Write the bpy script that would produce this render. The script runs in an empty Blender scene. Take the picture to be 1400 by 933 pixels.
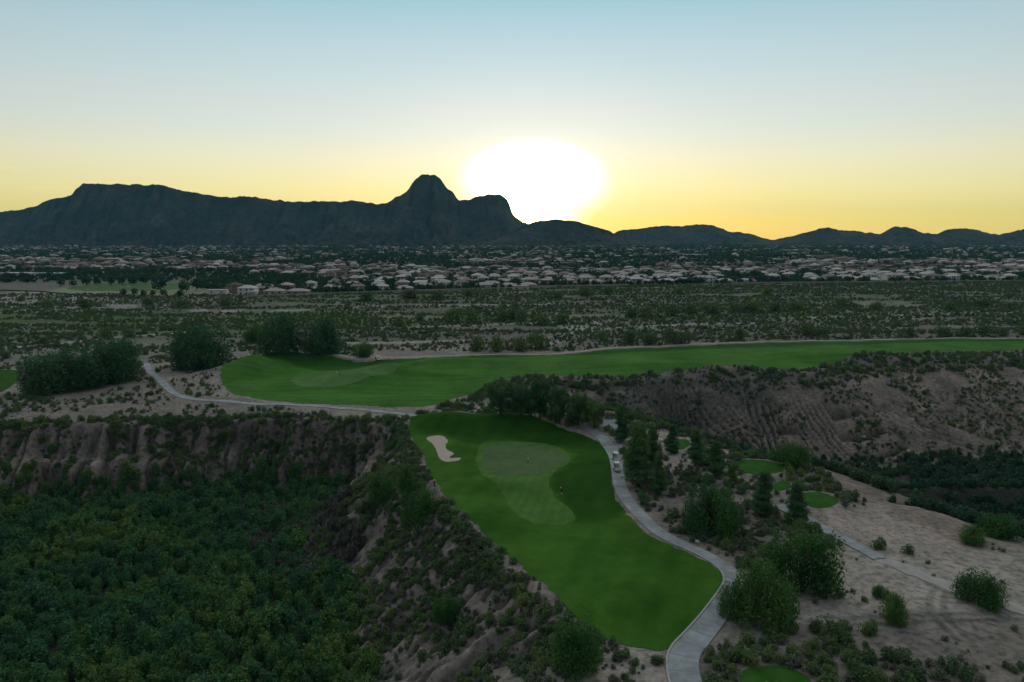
import bpy, bmesh, math, random
import numpy as np
from mathutils import Vector, Matrix
from mathutils.geometry import delaunay_2d_cdt

random.seed(7)
RNG = np.random.default_rng(11)
R = math.radians
sc = bpy.context.scene
COL = sc.collection

# ------------------------------------------------------------------ camera
CAMZ = 50.0
F = 1000.0
PITCH = math.atan((466.5-322.0)/F)
cp, sp = math.cos(PITCH), math.sin(PITCH)
cam_d = bpy.data.cameras.new('camera'); cam = bpy.data.objects.new('camera', cam_d); COL.objects.link(cam)
cam.location = (0, 0, CAMZ); cam.rotation_euler = (math.pi/2-PITCH, 0, 0)
cam_d.sensor_width = 36; cam_d.lens = 36*F/1400; cam_d.clip_start = .5; cam_d.clip_end = 120000
sc.camera = cam

def unp(px, py, z=0.0):
    """point of the level z seen at a place of the photograph"""
    u = (px-700)/F; v = (466.5-py)/F
    dx, dy, dz = u, cp+v*sp, -sp+v*cp
    t = (z-CAMZ)/dz
    return (dx*t, dy*t)
def poly(pts, z=0.0): return np.array([unp(px, py, z) for px, py in pts])
def proj(x, y, z):
    dz = z-CAMZ
    d = y*cp-dz*sp
    v = y*sp+dz*cp
    return 700+F*x/d, 466.5-F*v/d, d

# ------------------------------------------------------------------ noise
def _h(ix, iy, seed):
    n = (ix.astype(np.int64)*374761393+iy.astype(np.int64)*668265263+seed*974711) & 0xffffffff
    n = ((n ^ (n >> 13))*1274126177) & 0xffffffff
    n = n ^ (n >> 16)
    return (n & 0xffffff)/float(0xffffff)
def vn(x, y, seed=0):
    x = np.asarray(x, float); y = np.asarray(y, float)
    ix = np.floor(x); iy = np.floor(y); fx = x-ix; fy = y-iy
    fx = fx*fx*(3-2*fx); fy = fy*fy*(3-2*fy)
    a = _h(ix, iy, seed); b = _h(ix+1, iy, seed); c = _h(ix, iy+1, seed); d = _h(ix+1, iy+1, seed)
    return a+(b-a)*fx+(c-a)*fy+(a-b-c+d)*fx*fy
def fbm(x, y, seed=0, o=4):
    s = 0; a = .5; t = 0
    for i in range(o):
        s = s+a*vn(x, y, seed+i*17); t += a; a *= .5; x = x*2.03+11.3; y = y*2.03-7.1
    return s/t
def sstep(a, b, x):
    t = np.clip((x-a)/(b-a), 0, 1); return t*t*(3-2*t)

# ------------------------------------------------------------------ polygons
def sdist(x, y, P, want_s=False):
    """distance to polygon edge, inside flag, arc length of the nearest point"""
    n = len(P); best = np.full(x.shape, 1e18); s = np.zeros(x.shape); ins = np.zeros(x.shape, bool); L = 0.
    for i in range(n):
        ax, ay = P[i]; bx, by = P[(i+1) % n]; ex, ey = bx-ax, by-ay; l2 = ex*ex+ey*ey+1e-12
        t = np.clip(((x-ax)*ex+(y-ay)*ey)/l2, 0, 1)
        d = (x-ax-t*ex)**2+(y-ay-t*ey)**2
        m = d < best; best = np.where(m, d, best)
        if want_s: s = np.where(m, L+t*math.sqrt(l2), s)
        L += math.sqrt(l2)
        if abs(ey) > 1e-12:
            c = ((ay > y) != (by > y)) & (x < ex*(y-ay)/ey+ax); ins ^= c
    return np.sqrt(best), ins, s
def smooth_poly(P, it=2, closed=True):
    for _ in range(it):
        Q = []; n = len(P); rng_ = range(n) if closed else range(n-1)
        if not closed: Q.append(P[0])
        for i in rng_:
            a = P[i]; b = P[(i+1) % n]; Q += [a*.75+b*.25, a*.25+b*.75]
        if not closed: Q.append(P[-1])
        P = np.array(Q)
    return P
def inpoly(x, y, P, m=0.0):
    x = np.atleast_1d(np.asarray(x, float)); y = np.atleast_1d(np.asarray(y, float))
    out = np.zeros(x.shape, bool)
    lo = P.min(0)-abs(m); hi = P.max(0)+abs(m)
    b = (x > lo[0]) & (x < hi[0]) & (y > lo[1]) & (y < hi[1])
    if b.any():
        d, i, _ = sdist(x[b], y[b], P)
        out[b] = i | (d < m) if m >= 0 else i & (d > -m)
    return out

near_fairway = smooth_poly(poly([(556,578),(600,577),(650,578),(690,576),(740,583),(790,592),(816,600),(832,618),(837,640),(836,665),(844,690),(863,714),(892,737),(930,756),(966,774),(993,793),(996,808),(984,832),(957,860),(934,882),(914,889),(882,887),(850,881),(820,869),(790,850),(752,812),(712,777),(672,742),(642,712),(618,687),(600,668),(590,650),(580,622),(565,602)]), 2)
far_fairway = smooth_poly(poly([(298,515),(310,535),(340,545),(400,550),(470,554),(540,556),(580,557),(610,550),(640,538),(665,525),(700,517),(740,513),(800,514),(850,516),(880,514),(930,508),(1000,502),(1060,505),(1110,505),(1150,496),(1190,487),(1250,484),(1320,481),(1400,478),(1620,475),(1620,463),(1400,464),(1300,465),(1200,466),(1100,467),(1050,468),(1000,471),(960,474),(880,476),(820,478),(780,484),(740,487),(690,486),(640,487),(580,490),(530,495),(490,498),(440,494),(400,492),(355,491),(340,497),(320,508)]), 2)
left_fairway = smooth_poly(poly([(-160,505),(0,506),(26,506),(32,512),(18,526),(0,538),(-60,545),(-160,548)]), 2)

tee_a = smooth_poly(poly([(1003,640),(1020,634),(1045,635),(1068,641),(1073,648),(1055,655),(1030,655),(1008,650)]), 2)
tee_b = smooth_poly(poly([(1094,682),(1108,678),(1130,681),(1147,689),(1146,697),(1125,701),(1104,697),(1094,690)]), 2)
tee_c = smooth_poly(poly([(1012,925),(1025,913),(1055,911),(1085,916),(1106,930),(1108,945),(1050,955),(1012,945)]), 2)
tee_d = smooth_poly(poly([(920,608),(930,603),(942,604),(944,612),(932,618),(920,615)]), 2)
tee_e = smooth_poly(poly([(1058,664),(1068,660),(1080,663),(1082,669),(1068,673),(1058,670)]), 2)
green_near = smooth_poly(poly([(662,612),(672,607),(700,605),(740,606),(765,612),(776,623),(773,634),(757,643),(735,651),(705,656),(680,654),(664,645),(659,628)]), 2)
apron_near = smooth_poly(poly([(655,608),(668,603),(700,601),(742,602),(770,609),(782,623),(778,636),(762,646),(751,656),(751,668),(758,681),(774,692),(786,704),(786,714),(768,720),(738,719),(716,711),(700,697),(684,672),(668,658),(655,648),(651,628)]), 2)
green_far = smooth_poly(poly([(396,521),(405,528),(430,531),(470,528),(510,521),(540,516),(550,511),(520,508),(470,508),(430,512),(405,516)]), 2)
bunker = smooth_poly(poly([(582,599),(590,596),(601,595),(610,598),(613,604),(608,610),(612,615),(622,619),(617,623),(613,626),(622,626),(631,626),(629,630),(616,632),(604,630),(600,624),(596,612),(588,604)]), 2)
rim_left = poly([(-500,594),(-200,586),(0,583),(80,580),(160,578),(240,575),(300,574),(350,572),(420,575),(480,579),(520,580),(550,584),(560,600),(573,622),(584,655),(600,676),(634,712),(665,746),(705,783),(745,820),(780,852),(800,875),(780,900),(740,933),(700,985)])
rim_left = np.vstack([rim_left, [(-8,45),(-40,15),(-120,-20),(-330,-20),(-330,150)]])
floor_left = poly([(-420,705),(-150,700),(0,694),(100,698),(200,690),(300,684),(380,676),(440,668),(470,668),(440,690),(400,712),(400,745),(440,800),(465,860),(480,933),(470,1010)], -16)
floor_left = np.vstack([floor_left, [(-60,40),(-130,10),(-290,10),(-300,140)]])
rim_right = poly([(672,532),(690,522),(740,518),(800,519),(870,520),(930,513),(1000,507),(1060,510),(1110,510),(1150,501),(1190,492),(1250,489),(1320,486),(1400,483),(1700,480),(1750,780),(1400,748),(1320,742),(1285,715),(1240,697),(1180,684),(1155,668),(1110,640),(1060,630),(1000,622),(940,600),(900,585),(860,570),(800,553),(740,545),(700,540)])
floor_right = poly([(930,618),(960,622),(1040,636),(1120,645),(1200,645),(1300,640),(1400,635),(1640,632),(1640,735),(1400,728),(1330,722),(1260,700),(1190,692),(1120,672),(1060,652),(960,630)], -24)
# keep the outlines
GREENS = [near_fairway, far_fairway, left_fairway, tee_a, tee_b, tee_c, tee_d, tee_e]

path_w = 2.7
def line(pts, z=0.0): return smooth_poly(poly(pts, z), 2, closed=False)
near_path = line([(955,965),(940,940),(933,910),(936,890),(955,868),(978,842),(1000,815),(1006,798),(994,780),(968,764),(928,746),(893,724),(868,700),(852,680),(845,660),(843,640),(838,618),(828,602),(816,592)])
link_path = line([(822,598),(808,588),(780,582),(745,577),(712,573),(680,575),(650,578),(622,578),(595,576),(572,571),(550,567),(500,560),(450,557),(400,554),(350,553),(300,549),(262,547),(240,541),(225,528),(212,516),(204,508),(200,498)])
spur_path = line([(838,618),(848,604),(850,590),(836,584),(815,587)])
back_path = line([(340,486),(400,488),(445,492),(490,496.5),(530,493),(580,488.5),(640,485.5),(690,484.5),(740,485.5),(780,482),(818,476.5),(880,474.5),(960,472.5),(1000,469.3),(1050,466.5),(1100,465.5),(1200,464.5),(1300,463.5),(1400,462.5),(1600,461)])
right_path = line([(1062,690),(1082,700),(1100,708),(1130,727),(1165,745),(1202,766)])
def ribbon(L, w):
    L = np.asarray(L); T = np.gradient(L, axis=0); T /= np.linalg.norm(T, axis=1)[:, None]
    N = np.stack([-T[:, 1], T[:, 0]], 1)
    w = np.broadcast_to(np.asarray(w, float), (len(L),))[:, None]
    return np.vstack([L+N*w/2, (L-N*w/2)[::-1]])
w_near = np.interp(np.linspace(0, 1, len(near_path)), [0, .15, .35, .5, .8, 1], [3.6, 3.6, 2.9, 2.5, 2.6, 2.8])
PATHS = [ribbon(near_path, w_near), ribbon(link_path, 2.4), ribbon(spur_path, 2.2), ribbon(back_path, 2.6), ribbon(right_path, 2.4)]
tracks = [line([(1202,766),(1235,778),(1265,790),(1290,806),(1330,815),(1400,838),(1500,870)]),
          line([(1290,806),(1278,822),(1284,850),(1320,880)]), line([(1120,850),(1200,853),(1300,846),(1420,842)]),
          line([(-80,481),(0,478),(60,472),(130,464),(190,460),(250,456)]),
          line([(250,421),(330,422),(400,421),(470,418),(560,415),(640,416),(720,414),(800,413),(900,413),(1000,411)]),
          line([(455,470),(540,468),(600,466.5),(660,466)]),
          line([(780,447),(850,444),(930,441),(1040,438)]),
          line([(460,448),(560,444),(680,440),(760,437)]),
          line([(1060,432),(1150,430),(1220,428),(1400,424)])]

def bump(x, y, px, py, rx, ry, a, z=0):
    cx, cy = unp(px, py, z); return a*np.exp(-(((x-cx)/rx)**2+((y-cy)/ry)**2))
def H(x, y, rill=None):
    x = np.asarray(x, float); y = np.asarray(y, float)
    r = np.hypot(x, y)
    z = (fbm(x/28, y/28, 3)-.5)*1.4*sstep(40, 90, r)
    z = z+(fbm(x/5, y/5, 9)-.5)*.35
    z = z*(1-.6*sstep(600, 2000, r))
    # golf mounds
    z = z+bump(x, y, 348, 503, 9, 8, 4.6)+bump(x, y, 322, 512, 9, 8, 2.8)+bump(x, y, 380, 494, 10, 6, 2.4)+bump(x, y, 300, 515, 16, 14, 1.0)+bump(x, y, 535, 512, 14, 5.5, 4.2)+bump(x, y, 495, 520, 10, 5, 2.2)+bump(x, y, 450, 494, 26, 6, 2.6)-bump(x, y, 450, 538, 40, 7, 1.2)-bump(x, y, 600, 530, 18, 9, 1.6)
    z = z+bump(x, y, 640, 500, 20, 7, 2.6)+bump(x, y, 590, 502, 10, 5, 1.6)+bump(x, y, 470, 540, 40, 6, .9)+bump(x, y, 800, 495, 40, 12, 1.2)+bump(x, y, 900, 503, 30, 7, 1.8)+bump(x, y, 1120, 490, 30, 8, 2.6)
    z = z+bump(x, y, 740, 580, 24, 5, 3.0)+bump(x, y, 600, 580, 12, 5, 2.2)+bump(x, y, 815, 640, 6, 12, 1.2)-bump(x, y, 700, 690, 9, 9, .7)-bump(x, y, 745, 612, 12, 9, .8)+bump(x, y, 690, 664, 14, 4, .8)+bump(x, y, 880, 800, 7, 8, .7)+bump(x, y, 950, 790, 6, 8, .8)
    # river wash terraces
    z = z-1.6*sstep(372, 400, y+8*np.sin(x/60))+1.6*sstep(560, 600, y)
    # tees stand on low pads
    for P, a in ((tee_a, .7), (tee_b, .9), (tee_c, .5), (tee_d, .4), (tee_e, .4)):
        c = P.mean(0); m = (abs(x-c[0]) < 25) & (abs(y-c[1]) < 25)
        if m.any():
            d, i, _ = sdist(x[m], y[m], P); z[m] += a*sstep(4.0, .2, np.where(i, 0, d))
    # canyons
    for rim, flo, D, kind in ((rim_left, floor_left, 16., 0), (rim_right, floor_right, 24., 1)):
        lo = rim.min(0); hi = rim.max(0)
        b = (x > lo[0]) & (x < hi[0]) & (y > lo[1]) & (y < hi[1])
        if not b.any(): continue
        xb, yb = x[b], y[b]
        wx = (fbm(xb/9, yb/9, 31)-.5)*5; wy = (fbm(xb/9, yb/9, 37)-.5)*5
        d, i, s = sdist(xb+wx*.6, yb+wy*.6, rim, True)
        k = np.where(i)[0]
        if len(k) == 0: continue
        xk, yk, dk, sk = xb[k], yb[k], d[k], s[k]
        df, fi, _ = sdist(xk, yk, flo)
        t = np.where(fi, 1.0, dk/(dk+df+1e-6))
        w = 4*t*(1-t)
        if kind == 0:
            lam = 5.0
            g = 1-np.abs(2*vn(sk/lam+.25*t, t*.7+sk*0, 51)-1); g2 = 1-np.abs(2*vn(sk/1.9, t*1.5, 53)-1)
            cliff = sstep(-14, 14, -(xk+46)+8*(fbm(xk/9, yk/9, 91)-.5))          # steep fluted bluff to the left, open slope to the right
            t2 = t+w*((g-.5)*.5+(g2-.5)*.22)*(.35+.65*cliff)
            t2 = np.clip(t2, 0, 1)
            f = .42*sstep(.02, .36, t2)+.14*t2+.44*sstep(.5, .9, t2)
            f = f*cliff+(.75*t2+.25*sstep(0, 1, t2))*(1-cliff)
            zz = -D*f+(fbm(xk/1.6, yk/1.6, 61)-.5)*1.3*w+(fbm(xk/6, yk/6, 63)-.5)*2.2*w
            ph = sk/2.3+1.3*fbm(sk/6, t*2.5, 57)+.5*t
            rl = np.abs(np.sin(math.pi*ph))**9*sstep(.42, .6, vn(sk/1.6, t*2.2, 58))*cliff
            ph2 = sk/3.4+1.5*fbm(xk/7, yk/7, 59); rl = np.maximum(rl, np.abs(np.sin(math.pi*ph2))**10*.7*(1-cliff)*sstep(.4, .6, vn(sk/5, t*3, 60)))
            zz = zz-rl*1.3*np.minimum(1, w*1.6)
        else:
            g = 1-np.abs(2*vn(sk/2.6+t*.4, t*1.1, 71)-1); g2 = 1-np.abs(2*vn(sk/9, t*.8, 73)-1)
            t2 = np.clip(t, 0, 1)
            f = .5*t2+.5*sstep(.05, 1, t2)
            zz = -D*f-w*(g2-.4)*2.4+(fbm(xk/3, yk/3, 75)-.5)*1.0*w
            ph = sk/2.5+dk*.16+1.4*fbm(sk/14, t*1.2, 77)
            ph = sk/2.1-dk*.13+.7*fbm(sk/16, t*1.1, 77)
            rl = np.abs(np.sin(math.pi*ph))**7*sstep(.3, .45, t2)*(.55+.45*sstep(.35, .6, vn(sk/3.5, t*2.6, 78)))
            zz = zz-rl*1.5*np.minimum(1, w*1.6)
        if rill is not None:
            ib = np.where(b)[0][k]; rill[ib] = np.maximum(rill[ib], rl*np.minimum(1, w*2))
        zz = zz+(fbm(xk/12, yk/12, 81)-.5)*2.5*np.where(fi, 1, 0)*sstep(0, 8, df)
        q = z[b]; q[k] = q[k]*(1-.7*sstep(0, .3, t))+zz; z[b] = q
    # bank across the right canyon bed
    z = z+bump(x, y, 1320, 682, 60, 4, 5.0, -22)*sstep(60, 90, x)
    return z
def H1(x, y): return float(H(np.array([x]), np.array([y]))[0])
def hit(px, py):
    """where the line of sight through a place of the photograph meets the ground"""
    u = (px-700)/F; v = (466.5-py)/F
    d = np.array([u, cp+v*sp, -sp+v*cp]); d /= np.linalg.norm(d)
    t = np.geomspace(50, 6000, 2600); X = d[0]*t; Y = d[1]*t; Z = CAMZ+d[2]*t
    below = Z < H(X, Y)
    k = int(np.argmax(below)) if below.any() else len(t)-1
    return X[k], Y[k], t[k]

# ------------------------------------------------------------------ materials
def mat(name):
    m = bpy.data.materials.new(name); m.use_nodes = True
    nt = m.node_tree; b = nt.nodes['Principled BSDF']
    b.inputs['Roughness'].default_value = .9
    b.inputs['Specular IOR Level'].default_value = .15
    return m, nt, b
def N(nt, typ, **kw):
    n = nt.nodes.new(typ)
    for k, v in kw.items():
        if k in n.inputs: n.inputs[k].default_value = v
        else: setattr(n, k, v)
    return n
def plain(name, c, rough=.8, spec=.2, metal=0, var=.08):
    m, nt, b = mat(name)
    b.inputs['Roughness'].default_value = rough; b.inputs['Specular IOR Level'].default_value = spec; b.inputs['Metallic'].default_value = metal
    tc = N(nt, 'ShaderNodeTexCoord'); no = N(nt, 'ShaderNodeTexNoise', Scale=3.0, Detail=4.0)
    nt.links.new(tc.outputs['Object'], no.inputs['Vector'])
    mx = N(nt, 'ShaderNodeMix', data_type='RGBA')
    mx.inputs[6].default_value = (*[v*(1-var*2) for v in c], 1); mx.inputs[7].default_value = (*[min(1, v*(1+var)) for v in c], 1)
    nt.links.new(no.outputs['Fac'], mx.inputs[0]); nt.links.new(mx.outputs[2], b.inputs['Base Color'])
    return m
def world_noise(nt, scale, detail=4.0, rough=.55):
    g = N(nt, 'ShaderNodeNewGeometry'); no = N(nt, 'ShaderNodeTexNoise', Scale=scale, Detail=detail, Roughness=rough)
    nt.links.new(g.outputs['Position'], no.inputs['Vector']); return no
def ramp(nt, stops):
    r = N(nt, 'ShaderNodeValToRGB'); e = r.color_ramp.elements
    while len(e) < len(stops): e.new(.5)
    for q, (p, c) in zip(e, stops): q.position = p; q.color = (*c, 1)
    return r
def leaf_mat(name, a, b_, c, patch=.05, trans=.18):
    """foliage: colour differs from plant to plant, patch to patch and leaf to leaf"""
    m = bpy.data.materials.new(name); m.use_nodes = True; nt = m.node_tree; nt.nodes.clear()
    out = N(nt, 'ShaderNodeOutputMaterial')
    n1 = world_noise(nt, patch, 3.0); n2 = world_noise(nt, 1.7, 2.0)
    oi = N(nt, 'ShaderNodeObjectInfo')
    m1 = N(nt, 'ShaderNodeMath', operation='MULTIPLY_ADD'); m1.inputs[1].default_value = .34; nt.links.new(oi.outputs['Random'], m1.inputs[0])
    m2 = N(nt, 'ShaderNodeMath', operation='MULTIPLY_ADD'); m2.inputs[1].default_value = 1.25; m2.inputs[2].default_value = -.48
    nt.links.new(n1.outputs['Fac'], m2.inputs[0]); nt.links.new(m2.outputs[0], m1.inputs[2])
    m3 = N(nt, 'ShaderNodeMath', operation='MULTIPLY_ADD'); m3.inputs[1].default_value = .55
    nt.links.new(n2.outputs['Fac'], m3.inputs[0]); nt.links.new(m1.outputs[0], m3.inputs[2])
    r = ramp(nt, [(.15, a), (.5, b_), (.85, c)]); nt.links.new(m3.outputs[0], r.inputs[0])
    d = N(nt, 'ShaderNodeBsdfDiffuse'); t = N(nt, 'ShaderNodeBsdfTranslucent'); mx = N(nt, 'ShaderNodeMixShader'); mx.inputs[0].default_value = trans
    nt.links.new(r.outputs[0], d.inputs[0]); nt.links.new(r.outputs[0], t.inputs[0])
    nt.links.new(d.outputs[0], mx.inputs[1]); nt.links.new(t.outputs[0], mx.inputs[2]); nt.links.new(mx.outputs[0], out.inputs[0])
    return m

M = {}
M['ground'], nt, b = mat('desert_soil')
at_ = N(nt, 'ShaderNodeVertexColor', layer_name='soil')
n1 = world_noise(nt, .9, 6.0, .65); n2 = world_noise(nt, .13, 5.0, .6)
r1 = ramp(nt, [(.32, (.45, .45, .43)), (.5, (1, 1, 1)), (.72, (1.45, 1.4, 1.35))]); nt.links.new(n1.outputs['Fac'], r1.inputs[0])
r2 = ramp(nt, [(.35, (.78, .82, .78)), (.65, (1.15, 1.1, 1.08))]); nt.links.new(n2.outputs['Fac'], r2.inputs[0])
mA = N(nt, 'ShaderNodeMix', data_type='RGBA', blend_type='MULTIPLY'); mA.inputs[0].default_value = 1
mB = N(nt, 'ShaderNodeMix', data_type='RGBA', blend_type='MULTIPLY'); mB.inputs[0].default_value = 1
nt.links.new(at_.outputs['Color'], mA.inputs[6]); nt.links.new(r1.outputs[0], mA.inputs[7])
nt.links.new(mA.outputs[2], mB.inputs[6]); nt.links.new(r2.outputs[0], mB.inputs[7]); nt.links.new(mB.outputs[2], b.inputs['Base Color'])
bp = N(nt, 'ShaderNodeBump', Strength=.6, Distance=.3); n3 = world_noise(nt, 2.2, 8.0, .7)
nt.links.new(n3.outputs['Fac'], bp.inputs['Height']); nt.links.new(bp.outputs[0], b.inputs['Normal'])
b.inputs['Specular IOR Level'].default_value = .05

def turf(name, a, c, scale=.25, stripes=0.0, ang=0.3, per=5.0):
    m, nt, b = mat(name); b.inputs['Specular IOR Level'].default_value = .03; b.inputs['Roughness'].default_value = 1
    n = world_noise(nt, scale, 5.0, .6); n2 = world_noise(nt, 6, 3.0)
    add = N(nt, 'ShaderNodeMath', operation='MULTIPLY_ADD'); add.inputs[1].default_value = .3
    nt.links.new(n2.outputs['Fac'], add.inputs[0])
    if stripes:
        g = N(nt, 'ShaderNodeNewGeometry'); mp = N(nt, 'ShaderNodeMapping'); mp.inputs['Rotation'].default_value = (0, 0, ang)
        nt.links.new(g.outputs['Position'], mp.inputs[0])
        wv = N(nt, 'ShaderNodeTexWave', Scale=.314*2/per, Distortion=2.5, Detail=2.0); wv.inputs['Detail Scale'].default_value = .6
        nt.links.new(mp.outputs[0], wv.inputs[0])
        q = N(nt, 'ShaderNodeMath', operation='MULTIPLY_ADD'); q.inputs[1].default_value = stripes
        nt.links.new(wv.outputs['Fac'], q.inputs[0]); nt.links.new(n.outputs['Fac'], q.inputs[2]); nt.links.new(q.outputs[0], add.inputs[2])
    else: nt.links.new(n.outputs['Fac'], add.inputs[2])
    r = ramp(nt, [(.42, a), (.9, c)]); nt.links.new(add.outputs[0], r.inputs[0])
    lg = N(nt, 'ShaderNodeAttribute', attribute_name='rough_and_shade'); lm = N(nt, 'ShaderNodeMix', data_type='RGBA', blend_type='MULTIPLY'); lm.inputs[7].default_value = (.52, .62, .6, 1)
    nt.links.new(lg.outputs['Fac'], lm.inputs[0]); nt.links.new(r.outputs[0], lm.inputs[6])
    dn = world_noise(nt, .45, 6.0, .7); dr = ramp(nt, [(.36, (.80, .84, .8)), (.6, (1.08, 1.04, 1.0)), (.74, (1.45, 1.18, 1.1))]); nt.links.new(dn.outputs['Fac'], dr.inputs[0])
    l2 = N(nt, 'ShaderNodeMix', data_type='RGBA', blend_type='MULTIPLY'); l2.inputs[0].default_value = .8; nt.links.new(lm.outputs[2], l2.inputs[6]); nt.links.new(dr.outputs[0], l2.inputs[7]); nt.links.new(l2.outputs[2], b.inputs['Base Color'])
    bp = N(nt, 'ShaderNodeBump', Strength=.3, Distance=.04); nt.links.new(n2.outputs['Fac'], bp.inputs['Height']); nt.links.new(bp.outputs[0], b.inputs['Normal'])
    return m
M['fairway'] = turf('mown_fairway_turf', (.016, .062, .007), (.052, .136, .017), .07, .06, .35, 9)
M['rough'] = turf('rough_turf', (.012, .052, .008), (.034, .11, .014), .2)
M['tee'] = turf('tee_turf', (.018, .068, .011), (.038, .110, .018), .4)
M['green'] = turf('putting_green_turf', (.055, .098, .040), (.088, .138, .058), .12, .1, 1.0, 3)
M['apron'] = turf('apron_turf', (.036, .100, .019), (.074, .155, .038), .14, .1, .2, 4)
M['field'] = turf('park_lawn', (.05, .1, .04), (.09, .15, .06), .05)
def mineral(name, a, c, scale, bumpd=.02, rough=.9):
    m, nt, b = mat(name); b.inputs['Roughness'].default_value = rough
    n = world_noise(nt, scale, 7.0, .65); r = ramp(nt, [(.3, a), (.7, c)]); nt.links.new(n.outputs['Fac'], r.inputs[0]); nt.links.new(r.outputs[0], b.inputs['Base Color'])
    bp = N(nt, 'ShaderNodeBump', Strength=.5, Distance=bumpd); nt.links.new(n.outputs['Fac'], bp.inputs['Height']); nt.links.new(bp.outputs[0], b.inputs['Normal'])
    return m
M['sand'] = mineral('bunker_sand', (.30, .245, .21), (.40, .335, .29), 1.2)
M['path'] = mineral('cart_path_concrete', (.21, .23, .24), (.31, .335, .345), .8)
nt = M['path'].node_tree; b = nt.nodes['Principled BSDF']; a_ = N(nt, 'ShaderNodeAttribute', attribute_name='along')
pp = N(nt, 'ShaderNodeMath', operation='PINGPONG'); pp.inputs[1].default_value = 1.6; nt.links.new(a_.outputs['Fac'], pp.inputs[0])
gt = N(nt, 'ShaderNodeMath', operation='LESS_THAN'); gt.inputs[1].default_value = .07; nt.links.new(pp.outputs[0], gt.inputs[0])
st = world_noise(nt, .25, 4.0); rs = ramp(nt, [(.38, (.72, .72, .72)), (.6, (1, 1, 1))]); nt.links.new(st.outputs['Fac'], rs.inputs[0])
src_c = b.inputs['Base Color'].links[0].from_socket
m1_ = N(nt, 'ShaderNodeMix', data_type='RGBA', blend_type='MULTIPLY'); m1_.inputs[0].default_value = 1; nt.links.new(src_c, m1_.inputs[6]); nt.links.new(rs.outputs[0], m1_.inputs[7])
m2_ = N(nt, 'ShaderNodeMix', data_type='RGBA'); m2_.inputs[7].default_value = (.16, .17, .165, 1); nt.links.new(gt.outputs[0], m2_.inputs[0]); nt.links.new(m1_.outputs[2], m2_.inputs[6]); nt.links.new(m2_.outputs[2], b.inputs['Base Color'])
M['dirt'] = mineral('dirt_track', (.22, .2, .18), (.3, .275, .245), .6, .05)
M['rock'] = mineral('pale_stone', (.28, .27, .25), (.42, .40, .37), 2.5, .05)
M['bark'] = mineral('bark', (.05, .035, .025), (.12, .09, .07), 6, .03)
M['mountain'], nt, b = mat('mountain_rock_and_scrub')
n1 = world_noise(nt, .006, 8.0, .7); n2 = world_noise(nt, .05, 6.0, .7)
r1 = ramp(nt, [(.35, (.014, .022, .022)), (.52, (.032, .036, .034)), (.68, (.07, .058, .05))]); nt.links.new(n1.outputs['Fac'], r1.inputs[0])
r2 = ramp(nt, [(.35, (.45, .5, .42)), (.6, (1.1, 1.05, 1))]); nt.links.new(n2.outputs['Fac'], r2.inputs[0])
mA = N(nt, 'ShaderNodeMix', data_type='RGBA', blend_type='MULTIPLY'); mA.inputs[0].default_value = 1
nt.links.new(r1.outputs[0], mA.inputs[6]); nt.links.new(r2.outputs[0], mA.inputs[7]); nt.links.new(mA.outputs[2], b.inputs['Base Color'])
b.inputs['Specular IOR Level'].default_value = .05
M['thicket'] = leaf_mat('riverbed_thicket_leaves', (.044, .098, .066), (.056, .146, .062), (.130, .200, .056), .035)
M['canyon'] = leaf_mat('canyon_thicket_leaves', (.040, .080, .062), (.050, .105, .066), (.085, .135, .06), .03)
M['sage'] = leaf_mat('grey_scrub_leaves', (0.094, 0.091, 0.084), (0.117, 0.140, 0.113), (0.172, 0.182, 0.129), .06)
M['scrub'] = leaf_mat('green_scrub_leaves', (.066, .098, .052), (.088, .150, .064), (.150, .205, .075), .05)
M['dry'] = leaf_mat('dry_brush_twigs', (0.076, 0.071, 0.064), (0.109, 0.105, 0.093), (0.151, 0.143, 0.127), .08)
M['mesquite'] = leaf_mat('mesquite_leaves', (0.036, 0.088, 0.034), (0.053, 0.134, 0.040), (0.090, 0.181, 0.050), .12)
M['pine'] = leaf_mat('pine_needles', (0.034, 0.084, 0.041), (0.052, 0.123, 0.051), (0.107, 0.179, 0.064), .15)
M['dark'] = leaf_mat('dark_tree_leaves', (0.039, 0.087, 0.051), (0.054, 0.126, 0.063), (0.090, 0.173, 0.078), .12)
M['yard'] = leaf_mat('yard_tree_leaves', (0.019, 0.049, 0.031), (0.032, 0.076, 0.043), (0.068, 0.115, 0.060), .01)

# ------------------------------------------------------------------ object helpers
def tag(o, label=None, cat=None, group=None, kind=None):
    for k, v in (('label', label), ('category', cat), ('group', group), ('kind', kind)):
        if v: o[k] = v
    return o
def mesh_np(name, V, Fq, mats, mi=None, smooth=False):
    """mesh from arrays; faces all of one size"""
    me = bpy.data.meshes.new(name); V = np.asarray(V, np.float32); Fq = np.asarray(Fq, np.int32)
    k = Fq.shape[1]
    me.vertices.add(len(V)); me.vertices.foreach_set('co', V.ravel())
    me.loops.add(Fq.size); me.loops.foreach_set('vertex_index', Fq.ravel())
    me.polygons.add(len(Fq)); me.polygons.foreach_set('loop_start', np.arange(0, Fq.size, k, dtype=np.int32))
    if mi is not None: me.polygons.foreach_set('material_index', np.asarray(mi, np.int32))
    me.update(calc_edges=True)
    me.polygons.foreach_set('use_smooth', np.full(len(Fq), smooth))
    for m in (mats if isinstance(mats, list) else [mats]): me.materials.append(m)
    return me
def link(name, me, parent=None, loc=(0, 0, 0), rz=0, sc_=None):
    o = bpy.data.objects.new(name, me); COL.objects.link(o); o.location = loc; o.rotation_euler = (0, 0, rz)
    if sc_ is not None: o.scale = sc_
    if parent: o.parent = parent
    return o
def empty(name, loc=(0, 0, 0), rz=0): return link(name, None, None, loc, rz)
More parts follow.
